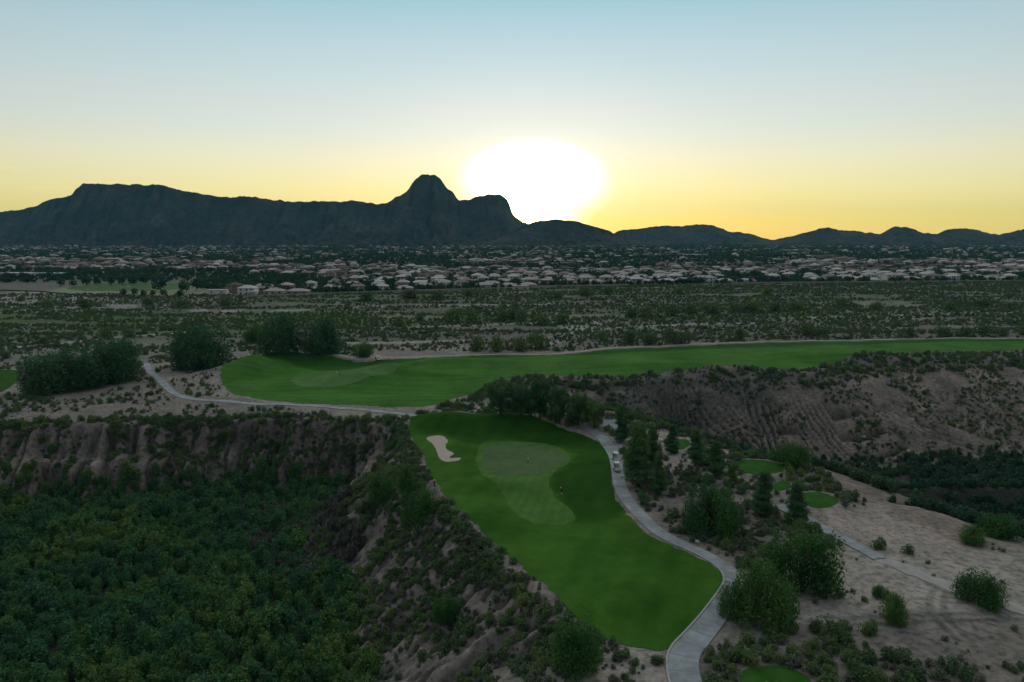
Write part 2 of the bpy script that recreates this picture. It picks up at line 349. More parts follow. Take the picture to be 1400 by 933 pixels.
class MB:
    def __init__(s): s.v = []; s.f = []; s.m = []
    def add(s, v, f, m=0):
        n = len(s.v); s.v += [tuple(q) for q in v]; s.f += [tuple(i+n for i in q) for q in f]; s.m += [m]*len(f)
    def box(s, x0, x1, y0, y1, z0, z1, m=0):
        s.add([(x, y, z) for z in (z0, z1) for x, y in ((x0, y0), (x1, y0), (x1, y1), (x0, y1))],
              [(3, 2, 1, 0), (4, 5, 6, 7), (0, 1, 5, 4), (1, 2, 6, 5), (2, 3, 7, 6), (3, 0, 4, 7)], m)
    def hip(s, x0, x1, y0, y1, z, h, m=0, gable=0.0):
        """hipped roof with a solid eave; ridge along the longer side"""
        e = .22; w = min(x1-x0, y1-y0)/2*(1-gable)
        if x1-x0 >= y1-y0: c = (y0+y1)/2; a, b_ = (x0+w, c), (x1-w, c)
        else: c = (x0+x1)/2; a, b_ = (c, y0+w), (c, y1-w)
        V = [(x, y, q) for q in (z, z+e) for x, y in ((x0, y0), (x1, y0), (x1, y1), (x0, y1))]+[(a[0], a[1], z+e+h), (b_[0], b_[1], z+e+h)]
        Fs = [(3, 2, 1, 0), (0, 1, 5, 4), (1, 2, 6, 5), (2, 3, 7, 6), (3, 0, 4, 7)]
        Fs += [(4, 5, 9, 8), (5, 6, 9), (6, 7, 8, 9), (7, 4, 8)] if x1-x0 >= y1-y0 else [(4, 5, 8), (5, 6, 9, 8), (6, 7, 9), (7, 4, 8, 9)]
        s.add(V, Fs, m)
    def tube(s, pts, rad, n=6, m=0):
        pts = [Vector(p) for p in pts]; V = []; Fs = []
        for i, p in enumerate(pts):
            d = (pts[min(i+1, len(pts)-1)]-pts[max(i-1, 0)]).normalized()
            a = d.orthogonal().normalized(); c = d.cross(a); r_ = rad[i] if isinstance(rad, (list, tuple)) else rad
            V += [p+a*math.cos(2*math.pi*k/n)*r_+c*math.sin(2*math.pi*k/n)*r_ for k in range(n)]
        for i in range(len(pts)-1):
            for k in range(n): Fs.append((i*n+k, i*n+(k+1) % n, (i+1)*n+(k+1) % n, (i+1)*n+k))
        Fs += [tuple(range(n))[::-1], tuple((len(pts)-1)*n+k for k in range(n))]
        s.add(V, Fs, m)
    def mesh(s, name, mats, smooth=False, bevel=0):
        me = bpy.data.meshes.new(name); me.from_pydata(s.v, [], s.f)
        mats = mats if isinstance(mats, list) else [mats]
        for m in mats: me.materials.append(m)
        me.polygons.foreach_set('material_index', s.m); me.polygons.foreach_set('use_smooth', [smooth]*len(s.f))
        if bevel:
            bm = bmesh.new(); bm.from_mesh(me); bmesh.ops.bevel(bm, geom=list(bm.edges), offset=bevel, segments=2, affect='EDGES', clamp_overlap=True); bm.to_mesh(me); bm.free()
        me.update(); return me
def kids(o): return list(o.children)
def copy_tree(o, parent=None):
    c = o.copy(); COL.objects.link(c); c.parent = parent
    for ch in kids(o): copy_tree(ch, c)
    return c

# ------------------------------------------------------------------ ground
dth = .10
an = np.concatenate([np.arange(-180, -60, 4), np.arange(-60, -42, .6), np.arange(-42, 42, dth), np.arange(42, 60, .6), np.arange(60, 180, 4)])
an = np.radians(an)
rr = [0.5, 8, 20, 35, 48, 58]
r_ = 62.
while r_ < 8800:
    rr.append(r_)
    r_ += (.0042*r_ if r_ < 170 else .0026*r_ if r_ < 245 else .0038*r_ if r_ < 480 else .02*r_ if r_ < 4000 else .12*r_)
rr = np.array(rr)
A, RR = np.meshgrid(an, rr)
GX = (np.sin(A)*RR).ravel(); GY = (np.cos(A)*RR).ravel()
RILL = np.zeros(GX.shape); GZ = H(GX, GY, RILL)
near = RR.ravel() < 800
lowered = np.zeros(GX.shape)
for P in GREENS+[green_near]: lowered[near] = np.maximum(lowered[near], np.where(inpoly(GX[near], GY[near], P, -1.2), .5, 0))
GZ = GZ-lowered
na, nr = len(an), len(rr)
i0 = np.arange(nr-1)[:, None]*na; j = np.arange(na)[None, :]; j2 = (j+1) % na
quads = np.stack([i0+j, i0+j2, i0+na+j2, i0+na+j], -1).reshape(-1, 4)[:, ::-1]
# soil colours, region by region; the rills also carry painted shade
gx, gy = GX, GY
colr = np.zeros((len(gx), 3)); colr[:] = (0.198, 0.165, 0.139)
rad = np.hypot(gx, gy)
def tint(mask, c, a=1.0):
    a = np.asarray(a)*mask; colr[:] = colr*(1-a[:, None])+np.array(c)*a[:, None]
nz1 = fbm(gx/22, gy/9, 101); nz2 = fbm(gx/150, gy/13, 103, 5); nz3 = fbm(gx/6, gy/6, 105)
tint(sstep(.42, .6, nz1), (0.264, 0.222, 0.187), .8)
mid = sstep(340, 352, gy-.0*gx)
tint(mid, (0.112, 0.121, 0.077), .8)
tint(mid*sstep(.47, .53, nz2), (0.079, 0.112, 0.046), .8); tint(mid*sstep(.50, .40, nz2), (0.139, 0.121, 0.099), .8)
tint(mid*.6*sstep(.64, .72, nz2), (0.224, 0.198, 0.172), .7)
tint(sstep(640, 720, rad), (0.139, 0.125, 0.106), .85)
tint(sstep(800, 1500, rad)*sstep(.45, .6, nz2), (0.079, 0.082, 0.059), .8)
def region(pts, c, a=1.0, z=0.0, soft=4.0):
    P = poly(pts, z); m = np.zeros(gx.shape); lo = P.min(0)-20; hi = P.max(0)+20
    b_ = (gx > lo[0]) & (gx < hi[0]) & (gy > lo[1]) & (gy < hi[1])
    d, i, _ = sdist(gx[b_]+(nz3[b_]-.5)*8, gy[b_]+(nz1[b_]-.5)*8, P)
    sd = np.where(i, d, -d); m[b_] = sstep(-soft, soft, sd); tint(m, c, a)
SAND = (0.310, 0.257, 0.224)
region([(640,470),(700,452),(900,440),(1100,432),(1500,428),(1500,462),(1100,462),(800,474),(700,482)], (0.156, 0.132, 0.119), .85, 0, 6)
region([(420,448),(600,446),(760,444),(740,462),(500,468),(400,464)], (0.139, 0.121, 0.108), .85, 0, 6)
region([(-200,425),(400,420),(700,424),(700,438),(400,446),(-200,472)], (0.073, 0.108, 0.040), .8, 0, 8)
region([(-200,476),(150,466),(330,462),(330,475),(200,500),(-200,506)], (0.172, 0.158, 0.132), .8, 0, 4)
region([(1130,708),(1190,694),(1240,700),(1300,722),(1315,742),(1280,762),(1210,756),(1150,735)], (0.310, 0.244, 0.211), 1, 0, 2)
region([(1060,760),(1150,750),(1320,760),(1420,745),(1600,780),(1600,1000),(1000,1000),(1020,900),(1080,840)], SAND, .75, 0, 4)
region([(820,876),(900,888),(925,900),(940,1000),(700,1000),(760,930)], SAND, .9, 0, 1.5)
region([(-200,545),(0,545),(60,548),(200,520),(215,505),(300,520),(300,545),(480,565),(470,575),(0,582),(-200,590)], (0.244, 0.205, 0.178), .9, 0, 3)
region([(560,570),(620,560),(660,548),(700,560),(700,574),(600,576)], (0.264, 0.224, 0.198), .8, 0, 2)
region([(880,640),(960,650),(1010,700),(1080,720),(1040,750),(1000,770),(900,710),(860,680)], (0.224, 0.185, 0.158), .8, 0, 3)
region([(0,402),(40,398),(130,404),(180,410),(230,412),(230,420),(120,422),(0,425),(-200,425),(-200,400)], (0.277, 0.238, 0.211), .95, 0, 8)
region([(240,400),(330,402),(380,404),(330,412),(250,412)], (0.251, 0.191, 0.165), .9, 0, 6)
region([(770,440),(800,432),(835,440),(820,455),(780,462),(760,470),(740,470),(770,455)], (0.290, 0.257, 0.224), .95, 0, 4)
region([(60,398),(100,391),(220,388),(260,390),(330,400),(250,403),(120,406)], (0.211, 0.224, 0.132), .9, 0, 6)
region([(860,570),(1110,640),(1180,684),(1320,742),(1700,770),(1700,483),(1190,492),(1000,507),(870,520),(800,519),(690,522),(700,540)], (0.191, 0.148, 0.125), 1.0, 0, 2)
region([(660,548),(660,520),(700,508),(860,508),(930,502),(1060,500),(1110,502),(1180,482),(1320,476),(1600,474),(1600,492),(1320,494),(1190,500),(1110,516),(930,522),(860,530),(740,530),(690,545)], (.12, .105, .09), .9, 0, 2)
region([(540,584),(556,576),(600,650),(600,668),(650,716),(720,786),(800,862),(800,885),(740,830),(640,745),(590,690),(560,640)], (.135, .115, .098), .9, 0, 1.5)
region([(1100,560),(1400,520),(1600,520),(1600,600),(1300,610)], (0.224, 0.178, 0.152), .7, 0, 6)
for P, D in ((rim_left, 16.),):
    b_ = inpoly(gx, gy, P, 1.0).astype(float); tint(b_, (0.198, 0.161, 0.139), 1.0)
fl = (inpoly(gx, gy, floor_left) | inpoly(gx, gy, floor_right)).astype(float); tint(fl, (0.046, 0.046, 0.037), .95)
# clay layers and stains in the bluffs, then shade painted into the rills
wall = ((GZ < -1.5) & (fl < .5)).astype(float)
tint(wall*sstep(.5, .62, fbm(GZ/1.1+gx*.01, gx*.02+gy*.02, 111)), (0.264, 0.209, 0.178), .6)
tint(wall*sstep(.52, .66, nz3), (0.112, 0.095, 0.082), .6)
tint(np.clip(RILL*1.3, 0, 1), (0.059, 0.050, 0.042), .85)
for T in tracks:
    P = ribbon(T, 3.2); lo = P.min(0)-3; hi = P.max(0)+3
    b_ = np.where((gx > lo[0]) & (gx < hi[0]) & (gy > lo[1]) & (gy < hi[1]))[0]
    d, i, _ = sdist(gx[b_], gy[b_], P); m = np.zeros(gx.shape); m[b_] = np.where(i, 1, sstep(2.2, 0, d)); tint(m, (0.317, 0.277, 0.244), .85)
for T, o_ in ((tracks[0], 0), (tracks[1], 0), (tracks[2], 0)):
    for sgn in (-1, 1):
        q = smooth_poly(T+0, 1, False); t_ = np.gradient(q, axis=0); t_ /= np.linalg.norm(t_, axis=1)[:, None]; q = q+np.stack([-t_[:, 1], t_[:, 0]], 1)*.85*sgn
        P = ribbon(q, .5); b_ = np.where((np.abs(gx-q[:, 0].mean()) < 60) & (np.abs(gy-q[:, 1].mean()) < 60))[0]
        d, i, _ = sdist(gx[b_], gy[b_], P); m = np.zeros(gx.shape); m[b_] = np.where(i, 1, sstep(.5, 0, d)); tint(m, (.17, .14, .12), .7)
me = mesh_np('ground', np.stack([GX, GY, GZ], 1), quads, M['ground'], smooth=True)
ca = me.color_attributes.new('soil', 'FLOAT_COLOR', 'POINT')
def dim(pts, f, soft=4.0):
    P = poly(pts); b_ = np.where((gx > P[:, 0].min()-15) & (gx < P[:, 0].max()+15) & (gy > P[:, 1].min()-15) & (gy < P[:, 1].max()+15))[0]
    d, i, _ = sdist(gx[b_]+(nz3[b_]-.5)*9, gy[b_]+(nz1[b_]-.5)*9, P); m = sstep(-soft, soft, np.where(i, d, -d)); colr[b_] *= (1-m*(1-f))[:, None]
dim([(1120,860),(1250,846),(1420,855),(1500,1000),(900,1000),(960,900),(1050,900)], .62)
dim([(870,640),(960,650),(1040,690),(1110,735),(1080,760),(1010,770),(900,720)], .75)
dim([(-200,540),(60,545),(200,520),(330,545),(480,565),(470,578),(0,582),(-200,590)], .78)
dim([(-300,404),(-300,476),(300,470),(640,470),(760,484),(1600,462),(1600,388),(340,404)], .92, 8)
for T in tracks[3:]:
    P = ribbon(T, 3.4); b_ = np.where((gx > P[:, 0].min()-3) & (gx < P[:, 0].max()+3) & (gy > P[:, 1].min()-3) & (gy < P[:, 1].max()+3))[0]
    d, i, _ = sdist(gx[b_], gy[b_], P); m = np.zeros(gx.shape); m[b_] = np.where(i, 1, sstep(1.8, 0, d)); tint(m, (.30, .275, .25), .85)
region([(770,440),(800,432),(835,440),(820,455),(780,462),(760,470),(740,470),(770,455)], (.29, .265, .24), .95, 0, 3)
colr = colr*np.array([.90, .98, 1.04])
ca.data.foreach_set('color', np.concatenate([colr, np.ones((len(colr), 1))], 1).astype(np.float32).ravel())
tag(link('ground', me), kind='structure')
GMIN = float(GZ.min())
del A, RR, GX, GY, GZ, gx, gy, colr, quads

# ------------------------------------------------------------------ sheets laid on the ground
def sheet(name, P, m, off, step=2.0, kind='structure', dip=None, skirt=True, ragged=0.0, centre=None, rough=None):
    lo, hi = P.min(0), P.max(0)
    # resample outline
    out = []
    for i in range(len(P)):
        a, b_ = P[i], P[(i+1) % len(P)]; k = max(1, int(np.linalg.norm(b_-a)/step))
        out += [a+(b_-a)*q/k for q in range(k)]
    out = np.array(out)
    if ragged: out = out+np.stack([fbm(out[:, 0]/1.5, out[:, 1]/1.5, 301, 3)-.5, fbm(out[:, 0]/1.5, out[:, 1]/1.5, 302, 3)-.5], 1)*ragged; P = out
    X, Y = np.meshgrid(np.arange(lo[0], hi[0], step), np.arange(lo[1], hi[1], step))
    X = X.ravel(); Y = Y.ravel(); k = inpoly(X, Y, P, -step*.45); X, Y = X[k], Y[k]
    pts = [Vector(p) for p in out]+[Vector((a, b_)) for a, b_ in zip(X, Y)]
    n = len(out)
    v, e, f, *_ = delaunay_2d_cdt(pts, [(i, (i+1) % n) for i in range(n)], [], 1, 1e-4)
    v = np.array([(q.x, q.y) for q in v]); z = H(v[:, 0], v[:, 1])+off
    if dip:
        d, i, _ = sdist(v[:, 0], v[:, 1], P); z = z-dip*sstep(0, 1.5, d)
    f = [q if (v[q[1]]-v[q[0]])[0]*(v[q[2]]-v[q[0]])[1]-(v[q[1]]-v[q[0]])[1]*(v[q[2]]-v[q[0]])[0] > 0 else q[::-1] for q in f]
    V = [(a, b_, c) for (a, b_), c in zip(v, z)]; Fs = [tuple(q) for q in f]
    if skirt:
        nb = len(V); zo = H(out[:, 0], out[:, 1])
        V += [(a, b_, c+off) for (a, b_), c in zip(out, zo)]+[(a, b_, c-.6) for (a, b_), c in zip(out, zo)]
        Fs += [(nb+i, nb+(i+1) % n, nb+n+(i+1) % n, nb+n+i) for i in range(n)]
    me = bpy.data.meshes.new(name); me.from_pydata(V, [], Fs); me.materials.append(m); me.polygons.foreach_set('use_smooth', [True]*len(Fs)); me.update()
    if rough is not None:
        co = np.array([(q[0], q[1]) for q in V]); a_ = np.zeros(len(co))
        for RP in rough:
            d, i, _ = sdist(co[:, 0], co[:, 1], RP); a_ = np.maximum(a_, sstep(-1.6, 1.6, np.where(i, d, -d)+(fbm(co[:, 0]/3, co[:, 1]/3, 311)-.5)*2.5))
        at3 = me.attributes.new('rough_and_shade', 'FLOAT', 'POINT'); at3.data.foreach_set('value', a_.astype(np.float32))
    if centre is not None:
        co = np.array([(q[0], q[1]) for q in V]); C_ = np.asarray(centre); best = np.full(len(co), 1e9); sv = np.zeros(len(co)); L = 0
        for a, b_ in zip(C_[:-1], C_[1:]):
            e_ = b_-a; l = np.linalg.norm(e_); t = np.clip(((co-a)@e_)/(l*l), 0, 1); dd = np.linalg.norm(co-a-t[:, None]*e_, axis=1); m_ = dd < best; best[m_] = dd[m_]; sv[m_] = L+t[m_]*l; L += l
        at2 = me.attributes.new('along', 'FLOAT', 'POINT'); at2.data.foreach_set('value', sv.astype(np.float32))
    return tag(link(name, me), kind=kind)
RN = [poly([(540,565),(700,560),(830,590),(855,640),(860,700),(842,712),(812,716),(790,718),(786,704),(775,690),(756,672),(752,656),(784,636),(786,620),(766,607),(700,600),(668,601),(640,607),(600,592),(575,596)])]  # rough cut right of the apron; top strip is partly painted shade
RF = [poly([(640,484),(820,474),(1000,466),(1400,460),(1640,459),(1640,466),(1400,467),(1200,470),(1000,476),(820,484),(700,490),(600,495),(480,505),(430,507),(400,500),(350,489),(440,490),(560,488)])]  # darker strip along the top edge of the far fairway
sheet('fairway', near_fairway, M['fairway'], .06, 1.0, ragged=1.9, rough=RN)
M['fairway2'] = turf('far_fairway_turf', (.022, .080, .012), (.060, .155, .028), .05, .10, 1.45, 11)
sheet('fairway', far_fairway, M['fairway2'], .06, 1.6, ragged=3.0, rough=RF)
sheet('fairway', left_fairway, M['rough'], .06, 2.5)
for P in (tee_a, tee_b, tee_c, tee_d, tee_e): sheet('tee_box', P, M['tee'], .06, 1.0, ragged=.8)
sheet('green_apron', apron_near, M['apron'], .085, 1.0, skirt=False, ragged=1.0)
sheet('putting_green', green_near, M['green'], .11, 1.2, skirt=False)
M['green2'] = turf('far_green_turf', (.050, .115, .036), (.088, .165, .056), .12, .1, 1.0, 3)
sheet('putting_green', green_far, M['green2'], .10, 1.5, skirt=False)
sheet('sand_bunker', bunker, M['sand'], .13, .5, dip=.0, skirt=False, ragged=.5)
for k, (P, cl) in enumerate(zip(PATHS, (near_path, link_path, spur_path, back_path, right_path))): sheet('cart_path', P, M['path'] if k != 3 else M['dirt'], .13+.012*k, 1.1, centre=cl, ragged=0 if k != 3 else .6)
DT = line([(1186,756),(1202,765),(1235,777),(1265,788),(1300,803),(1340,816),(1400,836),(1500,866)])
sheet('dirt_track', ribbon(DT, 2.8), mineral('packed_sand', (.24, .225, .21), (.34, .32, .3), .7, .05), .05, 1.0, ragged=1.8)
kb = near_path[:int(len(near_path)*.55)]; tk = np.gradient(kb, axis=0); tk /= np.linalg.norm(tk, axis=1)[:, None]
kb = kb+np.stack([-tk[:, 1], tk[:, 0]], 1)*(w_near[:len(kb)]/2+.1)[:, None]
sheet('kerb', ribbon(kb, .22), mineral('kerb_concrete', (.26, .27, .265), (.36, .36, .35), 2.0), .24, 1.0)

# park lawn by the schoolyard
sheet('park_lawn', smooth_poly(poly([(88,393),(130,388),(200,386.5),(262,388),(262,392),(225,398),(150,399),(105,398)]), 1), M['field'], .12, 12)

# ------------------------------------------------------------------ mountains
def mountain(name, sky, y0, front, back, seed, m, amp=1.0, foot=None, ys=None):
    """a real ridge: its crest stands at distance y0 (ys lets it wander), falling to a foot in front and behind"""
    sky = np.array(sky, float); px = np.arange(sky[0, 0], sky[-1, 0], 1.6)
    py = np.interp(px, sky[:, 0], sky[:, 1])
    k = np.array([0, 1, 2, 1, 0.])/4; py = np.convolve(np.pad(py, 2, 'edge'), k, 'valid')
    Y0 = y0+(np.interp(px, *zip(*ys)) if ys else 0)
    u = (px-700)/F; v = (466.5-py)/F; dy = cp+v*sp; dz = -sp+v*cp
    t = Y0/dy; X0 = u*t; Z0 = np.maximum(CAMZ+dz*t, 2)
    Z0 = Z0+(fbm(X0/26, X0*0, seed, 5)-.5)*16*amp
    vs = np.concatenate([-(np.linspace(1, 0, 110)**1.25), np.linspace(0, 1, 26)[1:]])
    V = []
    for q in vs:
        dist = front if q < 0 else back; a = abs(q)
        Y = Y0+q*dist
        Y = Y+X0*0; Xq = X0*(1+(q*dist)/Y0*.4)
        spur = 1-np.abs(2*fbm(X0/260+q*.5, Y/900, seed+5, 4)-1)
        gul = 1-np.abs(2*fbm(X0/80+q*.8, Y/300, seed+9, 4)-1)
        prof = (1-a)**1.55 if q < 0 else (1-a)**1.2
        wob = a*(1-a)*4
        hz = Z0*prof*(1-.8*wob*(1-spur))-Z0*.34*wob*gul*amp+26*wob*(fbm(Xq/36, Y/36, seed+13, 5)-.5)
        if q < 0: hz = hz-Z0*.10*sstep(.0, .05, a)*(vn(X0/17, a*3+X0*0, seed+19)**2)*sstep(.5, .1, a)*amp
        hz = np.minimum(hz, Z0*(1-a*.35))
        V.append(np.stack([Xq, Y, hz-3*a], 1))
    V = np.concatenate(V); n = len(px); i0 = np.arange(len(vs)-1)[:, None]*n; j = np.arange(n-1)[None]
    Q = np.stack([i0+j, i0+j+1, i0+n+j+1, i0+n+j], -1).reshape(-1, 4)
    return tag(link(name, mesh_np(name, V, Q, m, smooth=False)), kind='structure')
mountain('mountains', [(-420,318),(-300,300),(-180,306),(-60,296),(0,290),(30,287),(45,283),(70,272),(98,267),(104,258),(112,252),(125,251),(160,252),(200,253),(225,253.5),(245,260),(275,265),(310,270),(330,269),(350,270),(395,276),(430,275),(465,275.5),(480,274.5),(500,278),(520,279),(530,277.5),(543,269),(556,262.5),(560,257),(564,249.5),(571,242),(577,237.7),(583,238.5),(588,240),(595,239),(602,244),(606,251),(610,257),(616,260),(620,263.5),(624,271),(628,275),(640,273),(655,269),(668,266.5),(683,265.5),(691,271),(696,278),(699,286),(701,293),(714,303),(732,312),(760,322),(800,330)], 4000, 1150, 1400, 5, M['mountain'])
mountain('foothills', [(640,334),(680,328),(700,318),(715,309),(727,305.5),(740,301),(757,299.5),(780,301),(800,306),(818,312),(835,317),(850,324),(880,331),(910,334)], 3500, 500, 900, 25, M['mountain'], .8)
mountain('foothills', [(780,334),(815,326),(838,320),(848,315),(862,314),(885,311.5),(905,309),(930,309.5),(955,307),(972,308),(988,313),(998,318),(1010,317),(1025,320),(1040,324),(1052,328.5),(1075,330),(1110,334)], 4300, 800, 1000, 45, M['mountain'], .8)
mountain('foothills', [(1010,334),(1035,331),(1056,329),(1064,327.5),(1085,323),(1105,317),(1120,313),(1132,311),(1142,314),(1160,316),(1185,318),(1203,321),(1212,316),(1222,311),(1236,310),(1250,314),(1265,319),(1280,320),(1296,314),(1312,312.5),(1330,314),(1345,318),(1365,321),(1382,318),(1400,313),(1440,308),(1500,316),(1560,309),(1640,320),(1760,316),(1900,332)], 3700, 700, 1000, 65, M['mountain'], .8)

# ------------------------------------------------------------------ plants
def leaf_cloud(blobs, n, size, seed, elong=1.0, shell=.5, up=.3, zmin=.02, lumps=.25):
    """small leaf faces spread through a crown made of lobes"""
    g = np.random.default_rng(seed); B = np.array(blobs, float)
    w = (B[:, 3]*B[:, 3]*B[:, 4]); w = w**.7; w /= w.sum()
    k = g.choice(len(B), n, p=w)
    d = g.normal(size=(n, 3)); d /= np.linalg.norm(d, axis=1)[:, None]
    rad_ = shell+(1-shell)*g.random(n)**.5
    lump = 1+lumps*(vn(d[:, 0]*3+k*7.3, d[:, 1]*3+d[:, 2]*2.1, seed)-.5)*2
    c = B[k, :3]+d*(rad_*lump)[:, None]*np.stack([B[k, 3], B[k, 3], B[k, 4]], 1)
    c = c[c[:, 2] > zmin]; n = len(c); d = d[:n]
    nrm = d+g.normal(size=(n, 3))*.32; nrm[:, 2] += up+.1; nrm /= np.linalg.norm(nrm, axis=1)[:, None]
    a = np.cross(nrm, g.normal(size=(n, 3))); a /= np.linalg.norm(a, axis=1)[:, None]; b_ = np.cross(nrm, a)
    s = size*(.6+.8*g.random(n))[:, None]/2
    a = a*s*elong; b_ = b_*s/elong**.5
    V = np.stack([c-a, c+b_*.8, c+a, c-b_*.8], 1).reshape(-1, 3)
    return V, np.arange(len(V)).reshape(-1, 4)
def blobs_bush(seed, w, h, n=7, base=.35, k=1.0):
    g = random.Random(seed); out = []
    for i in range(n):
        a = g.random()*6.28; q = (g.random()**.6)*(.62+(1-k)*.42)*w/2; r_ = w*.5*g.uniform(.34, .56)*k*g.uniform(.75, 1.15 if k < 1 else 1.0)
        z = h*g.uniform(base, .62)*(1-.35*q/(w/2)); out.append((math.cos(a)*q, math.sin(a)*q, z, r_, min(h-z, z*1.3+.1)*g.uniform(.8, 1.08)))
    return out
def blobs_cone(seed, w, h, n=16, z0=.12):
    g = random.Random(seed); out = []
    for i in range(n):
        u = z0+(1-z0)*(i+.5)/n; r_ = w/2*min(1, (1-u)**.6*1.25)*min(1, .55+u*1.6)
        a = g.random()*6.28; q = r_*g.uniform(.2, .62); out.append((math.cos(a)*q, math.sin(a)*q, h*(u-.03), max(.18*w, r_*g.uniform(.5, .8)), h/n*g.uniform(1.1, 1.9)))
    return out
SRC = {}
def src(name, V, Q, m):
    SRC[name] = bpy.data.objects.new(name, mesh_np(name, V, Q, m)); return SRC[name]
BV = {}   # crown and bush meshes by kind
for i in range(5): BV['thicket', i] = mesh_np('thicket_bush', *leaf_cloud(blobs_bush(100+i, 2.7, 2.5+.35*i, 9), 620, .30, 200+i, 1.2, .5), M['thicket'])
for i in range(4): BV['canyon', i] = mesh_np('canyon_bush', *leaf_cloud(blobs_bush(120+i, 3.0, 2.4+.3*i, 8), 420, .38, 220+i, 1.2, .5), M['canyon'])
for i in range(4): BV['sage', i] = mesh_np('sage_bush', *leaf_cloud(blobs_bush(140+i, 1.4, 1.0, 8), 260, .17, 240+i, 1.3, .4), M['sage'])
for i in range(4): BV['scrub', i] = mesh_np('green_bush', *leaf_cloud(blobs_bush(160+i, 2.2, 1.6, 7), 460, .2, 260+i, 1.3, .4), M['scrub'])
for i in range(3): BV['dry', i] = mesh_np('dry_bush', *leaf_cloud(blobs_bush(180+i, 1.2, .75, 4), 150, .16, 280+i, 2.2, .3), M['dry'])
for i in range(5): BV['yard', i] = mesh_np('yard_crown', *leaf_cloud([(x, y, z+1.4, a, b_) for x, y, z, a, b_ in blobs_bush(300+i, 7, 5.2, 8)], 330, .85, 320+i, 1.1, .6), M['yard'])
for i in range(2): BV['cypress', i] = mesh_np('cypress_crown', *leaf_cloud(blobs_cone(330+i, 3.2, 8.5, 10, .04), 240, .7, 340+i, 1.1, .6), M['yard'])
for i in range(4): BV['riverbush', i] = mesh_np('river_bush', *leaf_cloud(blobs_bush(350+i, 5, 3.2, 9), 800, .36, 360+i, 1.2, .5), M['scrub'])

def gn_scatter(name, keys, pts, kind='stuff', label=None, cat=None):
    """one object that carries very many plants through geometry nodes; pts: x, y, z, scale, rot, zscale"""
    pts = np.asarray(pts, np.float32)
    me = bpy.data.meshes.new(name); me.vertices.add(len(pts)); me.vertices.foreach_set('co', pts[:, :3].ravel())
    a = me.attributes.new('psc', 'FLOAT_VECTOR', 'POINT'); a.data.foreach_set('vector', np.stack([pts[:, 3], pts[:, 3], pts[:, 5]], 1).ravel())
    a = me.attributes.new('prot', 'FLOAT_VECTOR', 'POINT'); a.data.foreach_set('vector', np.stack([pts[:, 4]*0, pts[:, 4]*0, pts[:, 4]], 1).astype(np.float32).ravel())
    a = me.attributes.new('pidx', 'INT', 'POINT'); a.data.foreach_set('value', RNG.integers(0, len(keys), len(pts)).astype(np.int32))
    ng = bpy.data.node_groups.new(name, 'GeometryNodeTree')
    ng.interface.new_socket('Geometry', in_out='INPUT', socket_type='NodeSocketGeometry'); ng.interface.new_socket('Geometry', in_out='OUTPUT', socket_type='NodeSocketGeometry')
    gi = ng.nodes.new('NodeGroupInput'); go = ng.nodes.new('NodeGroupOutput')
    m2p = ng.nodes.new('GeometryNodeMeshToPoints'); ng.links.new(gi.outputs[0], m2p.inputs[0])
    iop = ng.nodes.new('GeometryNodeInstanceOnPoints'); ng.links.new(m2p.outputs[0], iop.inputs['Points'])
    jn = ng.nodes.new('GeometryNodeJoinGeometry')
    for k in keys:
        oi = ng.nodes.new('GeometryNodeObjectInfo'); ob = bpy.data.objects.new('leafy_source', BV[k]); oi.inputs[0].default_value = ob; oi.inputs['As Instance'].default_value = False
        g2i = ng.nodes.new('GeometryNodeGeometryToInstance'); ng.links.new(oi.outputs['Geometry'], g2i.inputs[0]); ng.links.new(g2i.outputs[0], jn.inputs[0])
    ng.links.new(jn.outputs[0], iop.inputs['Instance']); iop.inputs['Pick Instance'].default_value = True
    for nm, typ, sk in (('psc', 'FLOAT_VECTOR', 'Scale'), ('prot', 'FLOAT_VECTOR', 'Rotation'), ('pidx', 'INT', 'Instance Index')):
        na_ = ng.nodes.new('GeometryNodeInputNamedAttribute'); na_.data_type = typ; na_.inputs[0].default_value = nm
        src_ = na_.outputs[0]
        if sk == 'Rotation':
            er = ng.nodes.new('FunctionNodeEulerToRotation'); ng.links.new(src_, er.inputs[0]); src_ = er.outputs[0]
        ng.links.new(src_, iop.inputs[sk])
    ng.links.new(iop.outputs[0], go.inputs[0])
    o = link(name, me); md = o.modifiers.new('scatter', 'NODES'); md.node_group = ng
    return tag(o, label, cat, kind=kind)

def pxy(px_poly): return [np.array(px_poly, float)]
def in_px(x, y, z, P):
    u, v, d = proj(x, y, z); return inpoly(u, v, np.array(P, float)) & (d > 1)
def rand_pts(n, x0, x1, y0, y1): return RNG.uniform(x0, x1, n), RNG.uniform(y0, y1, n)
BLOCK = GREENS+PATHS
def free(x, y, m=.7):
    ok = np.ones(x.shape, bool)
    for P in BLOCK: ok &= ~inpoly(x, y, P, m)
    return ok
def rows(x, y, s, zs=None, sink=.08):
    z = H(x, y)-sink; s = np.broadcast_to(s, x.shape)
    return np.stack([x, y, z, s, RNG.uniform(0, 6.28, len(x)), s if zs is None else zs], 1)

